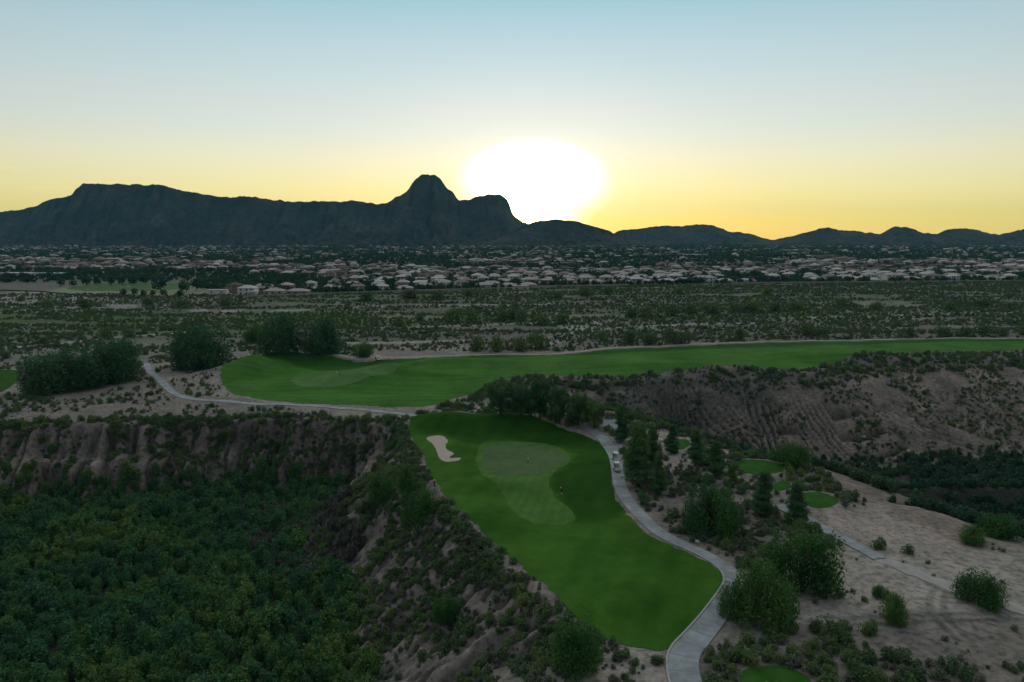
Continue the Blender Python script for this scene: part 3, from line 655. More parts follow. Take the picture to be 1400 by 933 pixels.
# thickets that fill the two canyon beds
x, y = rand_pts(46000, -230, 10, 40, 215)
d_, i_, _ = sdist(x, y, rim_left); f_, fi_, _ = sdist(x, y, floor_left); t_ = d_/(d_+f_+1e-6)
k = i_ & (fi_ | (t_ > np.where(x < -48, .62, .86)+.25*(fbm(x/8, y/8, 399)-.5))); x, y = x[k], y[k]
u, v, d = proj(x, y, H(x, y)); bare = (fbm(x/14, y/14, 401) > .9); k = (u > -260) & (u < 1500) & (v < 1120) & ~bare; x, y = x[k], y[k]
k = RNG.random(len(x)) < .62; x, y = x[k], y[k]
s = RNG.uniform(.34, 1.05, len(x))*(.5+1.0*fbm(x/6, y/6, 403)); big = RNG.random(len(x)) < .10; s = np.where(big, s*1.45, s)
left_bed = rows(x, y, s)
gn_scatter('riverbed_thicket', [('thicket', i) for i in range(5)], left_bed, 'stuff', 'dense green thicket filling the floor of the left canyon', 'thicket')
x, y = rand_pts(6000, -110, 0, 90, 170); k = in_px(x, y, H(x, y), [(300,680),(470,655),(500,740),(460,800),(400,790),(330,740)]) & (fbm(x/9, y/9, 408) > .42); x, y = x[k], y[k]
gn_scatter('bare_brush', [('dry', i) for i in range(3)], rows(x, y, RNG.uniform(1.4, 2.6, len(x)), RNG.uniform(2.2, 3.8, len(x))), 'stuff', 'grey leafless brush among the green canyon thicket', 'brush')
x, y = rand_pts(15000, 20, 330, 120, 270)
midp = floor_right.copy(); ymid = np.interp(x, [0, 30, 60, 100, 150, 200], [236, 226, 212, 200, 196, 194])
d_, i_, _ = sdist(x, y, rim_right); f_, fi_, _ = sdist(x, y, floor_right); t_ = d_/(d_+f_+1e-6)
k = i_ & (fi_ | ((y < ymid) & (t_ > .12)) | (t_ > .85)) & (fbm(x/12, y/12, 407) < .7); x, y = x[k], y[k]
u, v, d = proj(x, y, H(x, y)); k = (u < 1700) & ~in_px(x, y, H(x, y), [(1190,676),(1300,668),(1420,672),(1420,688),(1300,684),(1200,686)]); x, y = x[k], y[k]
gn_scatter('canyon_thicket', [('canyon', i) for i in range(4)], rows(x, y, RNG.uniform(.45, 1.0, len(x))), 'stuff', 'dark teal thicket covering the bed of the right canyon', 'thicket')

# scrub scattered over slopes, rims and flats
SHRUBS = []      # rows: x y z s rot zs kindcode zone
KC = ['sage', 'scrub', 'dry']
def scatter(zone, n, x0, x1, y0, y1, test, probs, smin, smax, clump=.45, cl_scale=7, m=.7):
    x, y = rand_pts(n, x0, x1, y0, y1)
    k = fbm(x/cl_scale/(2.2 if zone == 8 else 1), y/cl_scale*(2.0 if zone == 8 else 1), zone*13+5, 5) > clump; x, y = x[k], y[k]
    k = test(x, y) & free(x, y, m); x, y = x[k], y[k]
    b = rows(x, y, RNG.uniform(smin, smax, len(x))*(.8+.5*RNG.random(len(x))**3))
    kc = RNG.choice(3, len(x), p=probs)
    SHRUBS.append(np.concatenate([b, kc[:, None], np.full((len(x), 1), zone)], 1))
def wallzone(rim, flo, t0, t1):
    def f(x, y):
        d, i, _ = sdist(x, y, rim); df, fi, _ = sdist(x, y, flo); t = d/(d+df+1e-6); return i & ~fi & (t > t0) & (t < t1)
    return f
Z_LEFTSLOPE, Z_BLUFF, Z_RWALL, Z_RRIM, Z_COURSE, Z_SAND, Z_LFLAT, Z_MID, Z_CRIM, Z_LRIM = range(1, 11)
wl = wallzone(rim_left, floor_left, .02, 1.0)
scatter(Z_LEFTSLOPE, 26000, -62, 12, 45, 200, lambda x, y: wl(x, y) & (x > -52) & (RNG.random(len(x)) < np.where(y < 105, .45, 1)), [.5, .38, .12], .4, 1.15, .455)
scatter(Z_BLUFF, 16000, -230, -30, 150, 205, lambda x, y: wl(x, y) & (x <= -45), [.3, .5, .2], .45, 1.15, .5, 5)
scatter(Z_LRIM, 5200, -200, -20, 176, 205, lambda x, y: (lambda d, i: (d < 4.0))(*sdist(x, y, rim_left)[:2]), [.35, .5, .15], .6, 1.2, .42, 5)
wr = wallzone(rim_right, floor_right, .16, 1.0); 
def wr0(x, y):
    d, i, _ = sdist(x, y, rim_right); df, fi, _ = sdist(x, y, floor_right); t = d/(d+df+1e-6); return (i & ~fi & (t < .2)) | (~i & (d < 5))
scatter(Z_RWALL, 30000, 0, 330, 160, 320, lambda x, y: wr(x, y) & (y > 170), [.5, .38, .12], .45, 1.0, .53, 9)
scatter(Z_RRIM, 16000, -10, 330, 200, 330, lambda x, y: wr0(x, y) & (y > 205), [.55, .33, .12], .7, 1.4, .33, 9, .1)
def crim(x, y):
    d, i, _ = sdist(x, y, rim_left); return (d < 3.4) & (x > -30) & (y < 185)
scatter(Z_CRIM, 5000, -34, 20, 60, 190, crim, [.55, .35, .1], .55, 1.15, .3, 5, .3)
course = [(700,520),(860,522),(1000,600),(1110,636),(1190,690),(1100,708),(1160,742),(1000,800),(960,760),(880,720),(850,650),(820,590),(690,574)]
scatter(Z_COURSE, 14000, -20, 120, 85, 260, lambda x, y: in_px(x, y, H(x, y), course) & ~wr(x, y), [.5, .38, .12], .5, 1.3, .42, 7)
sandz = [(1000,760),(1190,700),(1330,742),(1500,740),(1600,1000),(930,1000),(960,880)]
scatter(Z_SAND, 3000, 20, 180, 45, 140, lambda x, y: in_px(x, y, H(x, y), sandz), [.4, .4, .2], .25, 1.0, .6, 6)
lowr = [(950,890),(1010,880),(1060,860),(1180,850),(1230,900),(1330,910),(1420,1000),(940,1000)]
scatter(Z_SAND, 3600, 10, 90, 45, 105, lambda x, y: in_px(x, y, H(x, y), lowr), [.45, .45, .1], .6, 1.3, .42, 6)
scatter(Z_LEFTSLOPE, 1200, -5, 26, 50, 90, lambda x, y: in_px(x, y, H(x, y), [(700,880),(820,872),(900,892),(930,1000),(650,1000)]), [.4, .45, .15], .3, .9, .5, 4)
lflat = [(-200,470),(330,462),(480,470),(520,500),(290,548),(480,570),(560,585),(450,580),(0,582),(-200,590)]
scatter(Z_LFLAT, 9000, -260, -20, 185, 345, lambda x, y: in_px(x, y, H(x, y), lflat), [.35, .4, .25], .5, 1.15, .5, 9)
isl = [(560,566),(600,556),(640,545),(680,524),(700,540),(700,572),(600,574)]
scatter(Z_COURSE, 2600, -40, 10, 185, 260, lambda x, y: in_px(x, y, H(x, y), isl), [.5, .4, .1], .6, 1.2, .4, 6)
def midz(x, y):
    u, v, d = proj(x, y, y*0); return (u > -120) & (u < 1520) & (v < 486) & (v > np.where(u < 340, 403, 383))
scatter(Z_MID, 130000, -720, 720, 315, 800, lambda x, y: midz(x, y) & (y < 800), [.35, .6, .05], .4, 1.25, .40, 26, 1.5)
S = np.concatenate(SHRUBS)
# nothing grows inside the trees' trunks or on the tracks
for T in tracks: S = S[~inpoly(S[:, 0], S[:, 1], ribbon(T, 3.6))]
S = S[~(in_px(S[:, 0], S[:, 1], S[:, 2], [(1130,712),(1190,697),(1240,702),(1300,722),(1312,740),(1280,758),(1210,752),(1150,735)]) & (S[:, 7] == Z_SAND))]
gx_, gy_, _ = hit(594, 668); dd_ = np.hypot(S[:, 0]-gx_, S[:, 1]-gy_); u, v, d = proj(S[:, 0], S[:, 1], S[:, 2]); S = S[(dd_ > 2.2) & ~((np.abs(u-594) < 14) & (dd_ < 7) & (v > 660))]
u, v, d = proj(S[:, 0], S[:, 1], S[:, 2])
wid = np.array([1.5, 2.2, 1.2])[S[:, 6].astype(int)]
px_size = S[:, 3]*wid*F/d; px_size[(u < 5) | (u > 1395) | (v > 930)] = 0
top = np.argsort(-px_size)[:290]
ZL = {Z_LEFTSLOPE: ('on the eroded slope between the fairway and the left canyon', 'shrubs on the slope left of the near fairway'),
      Z_BLUFF: ('clinging to the clay bluff above the left canyon', 'shrubs on the left clay bluff'),
      Z_LRIM: ('along the top edge of the left clay bluff', 'shrubs along the left bluff edge'),
      Z_RWALL: ('on the gullied right canyon wall', 'shrubs on the gullied canyon wall'),
      Z_RRIM: ('in the brush band under the far fairway', 'shrubs on the rim below the far fairway'),
      Z_COURSE: ('between the cart path and the tee boxes', 'shrubs beside the cart path'),
      Z_SAND: ('on the bare sand right of the cart path', 'shrubs on the bare sand'),
      Z_LFLAT: ('on the sandy flat around the big left trees', 'shrubs on the left sandy flat'),
      Z_MID: ('on the wide scrub plain behind the far fairway', 'shrubs on the scrub plain'),
      Z_CRIM: ('along the left edge of the near fairway', 'shrubs edging the near fairway')}
KN = [('sagebrush', 'low grey green sage shrub', 'shrub'), ('desert_shrub', 'rounded green desert shrub', 'shrub'), ('dry_shrub', 'dry brown twiggy shrub', 'shrub')]
for q in top:
    x, y, z, s, r_, zs, kc, zo = S[q]; kc = int(kc); key = (KC[kc], random.randrange(3))
    where, grp = ZL[int(zo)]
    tag(link(KN[kc][0], BV[key], None, (x, y, z), r_, (s, s, zs)), KN[kc][1]+' '+where, KN[kc][2], grp+', '+KN[kc][0].replace('_', ' '))
rest = np.delete(S, top, 0)
for kc, nm, lb in ((0, 'sage_scrub', 'grey green sage scrub scattered over slopes and plain'), (1, 'green_scrub', 'low green scrub scattered over slopes and plain'), (2, 'dry_brush', 'dry brown brush scattered over slopes and plain')):
    q = rest[rest[:, 6] == kc]; gn_scatter(nm, [(KC[kc], i) for i in range(3)], q[:, :6], 'stuff', lb, 'scrub')
print('shrubs', len(S))

# ------------------------------------------------------------------ single trees
def crown_mesh(name, blobs, n, size, seed, m, elong=1.2, shell=.45, lumps=.3, zmin=.02):
    return mesh_np(name, *leaf_cloud(blobs, n, size, seed, elong, shell, zmin=zmin, lumps=lumps), m)
def trunk_mesh(seed, h, r_, limbs, spread, m='bark'):
    g = random.Random(seed); b_ = MB(); top = h*.55
    b_.tube([(0, 0, -.6), (g.uniform(-.1, .1), 0, h*.15), (g.uniform(-.2, .2), g.uniform(-.2, .2), top)], [r_*1.35, r_, r_*.6], 8)
    for i in range(limbs):
        a = 6.28*i/limbs+g.uniform(-.3, .3); z0 = h*g.uniform(.12, .35); q = spread*g.uniform(.5, .85); z1 = h*g.uniform(.55, .85)
        p0 = (0, 0, z0); p1 = (math.cos(a)*q*.45, math.sin(a)*q*.45, (z0+z1)/2); p2 = (math.cos(a)*q, math.sin(a)*q, z1)
        b_.tube([p0, p1, p2], [r_*.6, r_*.4, r_*.12], 6)
        b_.tube([p1, (p1[0]*1.3+g.uniform(-.5, .5), p1[1]*1.3+g.uniform(-.5, .5), z1*1.02)], [r_*.3, r_*.1], 5)
    return b_.mesh('trunk', M[m], True)
TREE = {}   # kind -> list of (crown mesh, trunk mesh, width, height)
for i in range(3):
    w, h = 8.0, 5.2
    TREE.setdefault('mesquite', []).append((crown_mesh('mesquite_crown', blobs_bush(500+i, w, h, 34, .3, .62), 9500, .2, 510+i, M['mesquite'], 1.5, .35), trunk_mesh(520+i, h, .2, 6, w/2), w, h))
for i in range(3):
    w, h = 5.5, 8.0
    TREE.setdefault('pine', []).append((crown_mesh('pine_crown', blobs_cone(530+i, w, h, 30), 9000, .22, 540+i, M['pine'], 2.0, .25, .35), trunk_mesh(550+i, h*1.3, .2, 8, w/2.2), w, h))
for i in range(3):
    w, h = 13.0, 9.5
    B_ = blobs_bush(560+i, w, h, 46, .25, .6)
    TREE.setdefault('sumac', []).append((crown_mesh('broad_crown', B_, 12000, .36, 570+i, M['dark'], 1.4, .45, .3), trunk_mesh(580+i, h, .4, 7, w/2), w, h))
for i in range(3):
    w, h = 9.0, 9.0
    g = random.Random(590+i); B_ = []
    for q in range(24):
        a = g.random()*6.28; qq = g.random()**.5*w*.33; B_.append((math.cos(a)*qq, math.sin(a)*qq, h*g.uniform(.2, .82), w*g.uniform(.12, .2), h*g.uniform(.12, .2)))
    TREE.setdefault('willow', []).append((crown_mesh('feathery_crown', B_, 8500, .26, 600+i, M['pine'], 2.2, .3, .35), trunk_mesh(610+i, h, .22, 8, w/2.2), w, h))
NAMES = {'mesquite': ('mesquite_tree', 'tree'), 'pine': ('pine_tree', 'pine tree'), 'sumac': ('broadleaf_tree', 'tree'), 'willow': ('feathery_tree', 'tree')}
def put_tree(kind, px, py, wpx, hpx, label, group=None, var=None, push=.35):
    x, y, t = hit(px, py); u_, v_, d = proj(x, y, H1(x, y))
    crown, trunk, w, h = TREE[kind][random.randrange(3) if var is None else var]
    sw = wpx*d/F; sh = hpx*d/F/math.cos(PITCH+math.atan((py-466)/F))*1.02
    y += sw*push; x *= (y/(y-sw*push)); z = H1(x, y)-.05
    k = sw/w
    nm, cat = NAMES[kind]; o = empty(nm, (x, y, z), random.random()*6.28); tag(o, label, cat, group); o.scale = (k, k, sh/h*.92)
    link('trunk', trunk, o); link('crown', crown, o)
    return o
T_ = put_tree
T_('sumac', 68, 543, 84, 62, 'broad dark tree at the left end of the big clump beside the left fairway', 'big dark trees on the left flat')
T_('sumac', 108, 537, 86, 58, 'broad dark tree in the middle of the big clump on the left flat', 'big dark trees on the left flat')
T_('sumac', 157, 527, 84, 66, 'tall dark tree at the right end of the big clump beside the pale path', 'big dark trees on the left flat')
T_('sumac', 275, 507, 86, 66, 'large lone round dark tree between the pale path and the far green', 'big dark trees on the left flat')
T_('sumac', 384, 487, 62, 58, 'dark feathery tree, left one of the pair behind the far green', 'pair of trees behind the far green')
T_('sumac', 438, 486, 72, 58, 'dark feathery tree, right one of the pair behind the far green', 'pair of trees behind the far green')
T_('mesquite', 352, 470, 40, 26, 'smaller rounded tree just left of the pair behind the far green')
T_('mesquite', 497, 490, 34, 22, 'small round tree left of the golf cart on the far path')
row = [(684, 578, 44, 58), (712, 580, 38, 52), (738, 584, 44, 60), (765, 588, 40, 56), (790, 590, 44, 52), (812, 592, 34, 44)]
for i, (a, b_, c, d_) in enumerate(row):
    T_('willow', a, b_, c, d_, '%s feathery dark tree of the row behind the near green, counted from the left' % ['first', 'second', 'third', 'fourth', 'fifth', 'sixth'][i], 'tree row behind the near green')
T_('pine', 848, 608, 30, 56, 'slender pine at the top of the cart path, where the spur path branches off', 'pines beside the cart path')
T_('pine', 872, 672, 50, 92, 'tallest and bulkiest pine, right beside the two golf carts', 'pines beside the cart path')
T_('pine', 891, 655, 34, 74, 'dark pine just behind the tallest pine by the golf carts', 'pines beside the cart path')
T_('pine', 900, 680, 30, 62, 'lower pine leaning against the tallest pine, on its right side', 'pines beside the cart path')
T_('pine', 918, 622, 24, 40, 'small pine behind the others, beside the little hidden tee box', 'pines beside the cart path')
T_('pine', 950, 640, 28, 54, 'upright pine left of the large tee box, standing before the striped canyon wall', 'pines around the tee boxes')
T_('pine', 978, 656, 31, 52, 'full dark pine among the pale boulders left of the large tee box', 'pines around the tee boxes')
T_('pine', 1000, 668, 20, 32, 'smallest pine, between the pale boulders and the path to the tees', 'pines around the tee boxes')
T_('pine', 1042, 710, 38, 62, 'dark pine below the large tee box, left of its twin', 'pines around the tee boxes')
T_('pine', 1087, 722, 37, 58, 'dark pine beside the round tee box at the head of the right path', 'pines around the tee boxes')
T_('mesquite', 972, 741, 90, 70, 'round green mesquite between the cart path and the dirt clearing')
T_('mesquite', 1096, 828, 118, 92, 'largest rounded mesquite, right of the cart path on the sand')
T_('mesquite', 1042, 872, 96, 90, 'wide mesquite overhanging the bottom bend of the cart path')
T_('mesquite', 1000, 850, 46, 50, 'small mesquite squeezed between the cart path bend and the wide mesquite')
T_('mesquite', 1080, 640, 62, 34, 'low wide mesquite behind the large tee box at the canyon edge')
T_('mesquite', 1338, 839, 74, 46, 'dense low mesquite alone on the sand at far right')
T_('mesquite', 1222, 857, 50, 38, 'small open mesquite with bare trunk on the sand')
T_('mesquite', 1203, 822, 26, 18, 'tiny mesquite behind the small open one on the sand')
T_('mesquite', 1362, 738, 76, 36, 'broad mesquite at the canyon edge on the far right', None)
T_('mesquite', 1330, 748, 50, 24, 'low mesquite left of the broad one at the canyon edge', None)
T_('mesquite', 576, 722, 60, 50, 'leafy mesquite on the slope just under the fairway edge, nearest the lone golfer')
T_('mesquite', 524, 694, 52, 42, 'olive mesquite on the slope left of the fairway, below the bunker')
T_('mesquite', 556, 686, 42, 40, 'grey green mesquite on the slope left of the golfer at the fairway edge')
T_('mesquite', 785, 930, 88, 70, 'dark mesquite at the bottom edge, left of the bare sand below the fairway')
T_('mesquite', 612, 868, 42, 36, 'bright green mesquite low on the left slope')
# bushes and small trees on the river plain behind the far fairway
plain_b = [(655,480,36,22),(680,481,34,24),(708,480,32,22),(733,478,36,24),(822,467,20,16),(862,471,26,20),(888,472,26,20),(916,471,30,22),(934,470,26,18),(1010,465,22,18),(1100,458,30,18),(1122,460,26,14),
           (1160,457,14,9),(1245,460,24,14),(1290,460,30,16),(1318,460,26,14),(1345,459,30,15),(1372,460,24,14),(1396,458,24,16),(620,441,30,22),(646,443,26,20),(700,438,22,18),(690,440,30,20),(715,440,28,18),(740,445,30,16),(770,443,34,16),
           (862,434,26,14),(885,434,30,16),(915,432,34,17),(945,430,30,16),(975,429,36,16),(1005,427,26,14),(1030,428,34,18),(1060,426,26,14),(1090,424,28,14),(1150,420,30,14),(1200,424,26,12),(1300,424,26,12),(1340,420,30,12),(1380,424,26,12),(145,463,24,18),(178,461,26,12),(545,447,22,16),(545,445,12,10),(574,440,20,12),
           (60,470,18,10),(10,490,22,12),(30,412,14,8),(65,421,22,13),(115,421,34,13),(250,420,22,14),(205,419,22,12),(310,418,24,14),(500,412,26,13),(560,408,30,14),(600,410,22,12),(640,405,20,11),(800,405,34,14),(760,408,24,12),(830,402,26,12),(930,402,24,10),(1050,404,26,12)]
for i, (a, b_, c, d_) in enumerate(plain_b):
    x, y, t = hit(a, b_); _, _, d = proj(x, y, 0); k = c*d/F/5; kz = d_*d/F/3.2
    grp = 'bushes lining the back of the far fairway' if b_ > 450 else 'bushes in the river wash' if b_ > 426 else 'bushes at the foot of the suburb'
    wh = {'bushes lining the back of the far fairway': 'dense green bush on the scrub just behind the far fairway', 'bushes in the river wash': 'dark green bush in the middle of the river wash', 'bushes at the foot of the suburb': 'green bush between the river wash and the houses'}[grp]
    tag(link('riverside_bush', BV['riverbush', i % 4], None, (x, y, H1(x, y)-.1), random.random()*6.28, (k, k*.9, kz)), wh, 'bush', grp)

# ------------------------------------------------------------------ boulders
def boulder(px, py, s, label):
    x, y, _ = hit(px, py); bm = bmesh.new(); bmesh.ops.create_icosphere(bm, subdivisions=3, radius=.5)
    g = random.Random(px*7+py)
    off = g.random()*50
    for v in bm.verts:
        n_ = float(fbm(np.array([v.co.x*2+off]), np.array([v.co.y*2+v.co.z*3+off]), 5)[0]); v.co *= .7+.6*n_
        v.co.z *= .75
    me = bpy.data.meshes.new('boulder'); bm.to_mesh(me); bm.free(); me.materials.append(M['rock'])
    tag(link('boulder', me, None, (x, y, H1(x, y)+s*.12), g.random()*6, (s*1.3, s, s)), label, 'boulder', 'pale boulders around the tees')
for a, b_, s, l in ((893,621,2.0,'pale boulder behind the tallest pine by the carts'),(958,622,1.6,'pale boulder between the two pines left of the large tee'),(957,633,1.8,'pale boulder at the foot of the full dark pine'),(993,633,1.7,'pale boulder right of the full dark pine, upper of two'),(990,646,2.4,'largest pale boulder beside the path to the tees'),(1009,658,1.6,'pale boulder left of the small yellow green tee'),(903,604,1.6,'pale boulder near the small hidden tee box'),(938,626,1.8,'pale boulder between the tee strip and the pine'),(1180,600,1.5,'white boulder on the gullied canyon wall'),(953,742,.8,'small white stone between the cart path and the round mesquite')):
    boulder(a, b_, s, l)

# ------------------------------------------------------------------ golf carts
M['cart_white'] = plain('cart_body_paint', (.42, .42, .41), .35, .5)
M['cart_roof'] = plain('cart_roof_plastic', (.38, .38, .37), .5, .4)
M['black'] = plain('black_rubber', (.012, .012, .012), .8)
M['steel'] = plain('steel_posts', (.25, .25, .25), .35, .5, .8)
M['seat'] = plain('seat_vinyl', (.28, .25, .2), .6)
M['bag_red'] = plain('golf_bag_cloth', (.12, .03, .03), .8); M['bag_dark'] = plain('dark_golf_bag_cloth', (.02, .02, .03), .8)
M['glass'], nt, b = mat('windshield'); b.inputs['Base Color'].default_value = (.5, .55, .55, 1); b.inputs['Roughness'].default_value = .1; b.inputs['Alpha'].default_value = .35
def golf_cart():
    o = empty('golf_cart')
    b_ = MB()                      # faces -y (front)
    b_.add([(-.58, -1.2, .3), (.58, -1.2, .3), (.58, -.55, .3), (-.58, -.55, .3), (-.5, -1.12, .62), (.5, -1.12, .62), (.55, -.6, .86), (-.55, -.6, .86)],
           [(3, 2, 1, 0), (4, 5, 6, 7), (0, 1, 5, 4), (1, 2, 6, 5), (2, 3, 7, 6), (3, 0, 4, 7)])
    b_.box(-.58, .58, -.55, .1, .26, .34); b_.box(-.58, .58, .1, .85, .3, .68); b_.box(-.5, .5, .85, 1.2, .34, .55)
    link('body', b_.mesh('cart_body', M['cart_white'], False, .03), o)
    b_ = MB(); b_.box(-.6, .6, -.75, .95, 1.8, 1.88); link('roof', b_.mesh('cart_roof', M['cart_roof'], False, .035), o)
    for sx in (-1, 1):
        for y0, y1, z0 in ((-.72, -.6, .8), (.85, .8, .6)):
            b_ = MB(); b_.tube([(sx*.52, y0, z0), (sx*.52, y1, 1.82)], .022, 6); link('roof_post', b_.mesh('roof_post', M['steel'], True), o)
    b_ = MB(); b_.box(-.52, .52, .12, .62, .68, .8); link('seat', b_.mesh('cart_seat', M['seat'], False, .03), o)
    b_ = MB(); b_.box(-.52, .52, .64, .74, .8, 1.2); link('backrest', b_.mesh('cart_backrest', M['seat'], False, .03), o)
    b_ = MB(); b_.box(-.5, .5, -.7, -.685, .9, 1.7); link('windshield', b_.mesh('cart_windshield', M['glass']), o)
    b_ = MB(); b_.tube([(-.28, -.55, .8), (-.28, -.25, 1.05)], .02, 6)
    for k in range(12):
        a, c = 6.283*k/12, 6.283*(k+1)/12
        b_.tube([(-.28+.17*math.cos(a), -.25+.1*math.sin(a), 1.05+.13*math.sin(a)), (-.28+.17*math.cos(c), -.25+.1*math.sin(c), 1.05+.13*math.sin(c))], .015, 5)
    link('steering_wheel', b_.mesh('steering_wheel', M['black'], True), o)
    for sx in (-1, 1):
        for y0 in (-.85, .72):
            t_ = MB(); t_.tube([(sx*.46, y0, .23), (sx*.47, y0, .23), (sx*.6, y0, .23), (sx*.61, y0, .23)], [.19, .23, .23, .19], 20)
            wh = link('wheel', t_.mesh('tyre', M['black'], True), o)
            r2 = MB(); r2.tube([(sx*.6, y0, .23), (sx*.625, y0, .23)], [.13, .1], 14); link('rim', r2.mesh('rim', M['cart_roof']), wh)
        h_ = MB(); h_.tube([(sx*.36, -1.13, .5), (sx*.36, -1.19, .5)], [.07, .06], 10); link('headlight', h_.mesh('headlight', M['cart_roof'], True), o)
    return o
def bag(): pass
def golf_bag(m):
    b_ = MB(); b_.tube([(0, 0, 0), (0, .03, .3), (0, .08, .85)], [.13, .14, .13], 12); b_.tube([(0, -.13, .15), (0, -.1, .55)], [.07, .07], 8)
    o = link('golf_bag', b_.mesh('golf_bag', m, True))
    for i in range(5):
        c = MB(); dx = .07*math.cos(i*1.3); dy = .07*math.sin(i*1.3)
        c.tube([(dx, .08+dy, .8), (dx*1.4, .1+dy*1.4, 1.08)], .01, 5); c.box(dx*1.4-.04, dx*1.4+.04, .09+dy*1.4, .12+dy*1.4, 1.06, 1.13)
        link('club_head', c.mesh('club', M['steel'], False), o)
    return o
cart0 = golf_cart()
carts = [(842, 631, math.pi*.06, 'white golf cart farther up the cart path beside the near green, first of two'), (843.5, 645, math.pi*.03, 'second white golf cart, parked close behind the other on the cart path'), (517, 493.5, math.pi*.52, 'lone white golf cart parked side on on the far path behind the far green')]
for i, (a, b_, rz, l) in enumerate(carts):
    c = cart0 if i == 0 else copy_tree(cart0)
    x, y, _ = hit(a, b_); c.location = (x, y, H1(x, y)+.13); c.rotation_euler = (0, 0, rz); tag(c, l, 'golf cart', 'golf carts')
    for sx, mm, wd in ((-.22, 'bag_dark', 'dark'), (.22, 'bag_red', 'dark red')):
        gb = golf_bag(M[mm]); v = Matrix.Rotation(rz, 3, 'Z') @ Vector((sx, 1.0, .52)); gb.location = (x+v.x, y+v.y, H1(x, y)+.13+v.z); gb.rotation_euler = (0, 0, rz)
        tag(gb, '%s golf bag on the back of the %s' % (wd, ['farther cart near the green', 'nearer cart near the green', 'lone cart on the far path'][i]), 'golf bag', 'golf bags on the carts')

# ------------------------------------------------------------------ people
M['skin'] = plain('skin', (.42, .25, .17), .6)
M['cloth_black'] = plain('black_clothes', (.012, .012, .014), .9); M['cloth_grey'] = plain('blue_grey_clothes', (.22, .27, .34), .9)
M['cloth_navy'] = plain('dark_trousers', (.02, .022, .03), .9); M['cloth_white'] = plain('white_clothes', (.7, .7, .68), .9); M['hair'] = plain('brown_hair', (.03, .02, .012), .8)
M['cloth_maroon'] = plain('dark_maroon_shirt', (.07, .02, .018), .9)
def skin_obj(name, J, E, m, parent=None, lv=2):
    me = bpy.data.meshes.new(name); me.from_pydata([j[:3] for j in J], E, []); me.materials.append(m)
    o = link(name, me, parent)
    md = o.modifiers.new('skin', 'SKIN'); md.use_smooth_shade = True
    if not me.skin_vertices: me.skin_vertices.new(name='')
    for i, j in enumerate(J): me.skin_vertices[0].data[i].radius = (j[3], j[4] if len(j) > 4 else j[3])
    me.skin_vertices[0].data[0].use_root = True
    o.modifiers.new('sub', 'SUBSURF').levels = lv; o.modifiers['sub'].render_levels = lv
    dg = bpy.context.evaluated_depsgraph_get(); nm = bpy.data.meshes.new_from_object(o.evaluated_get(dg)); o.modifiers.clear(); o.data = nm; nm.name = name
    return o
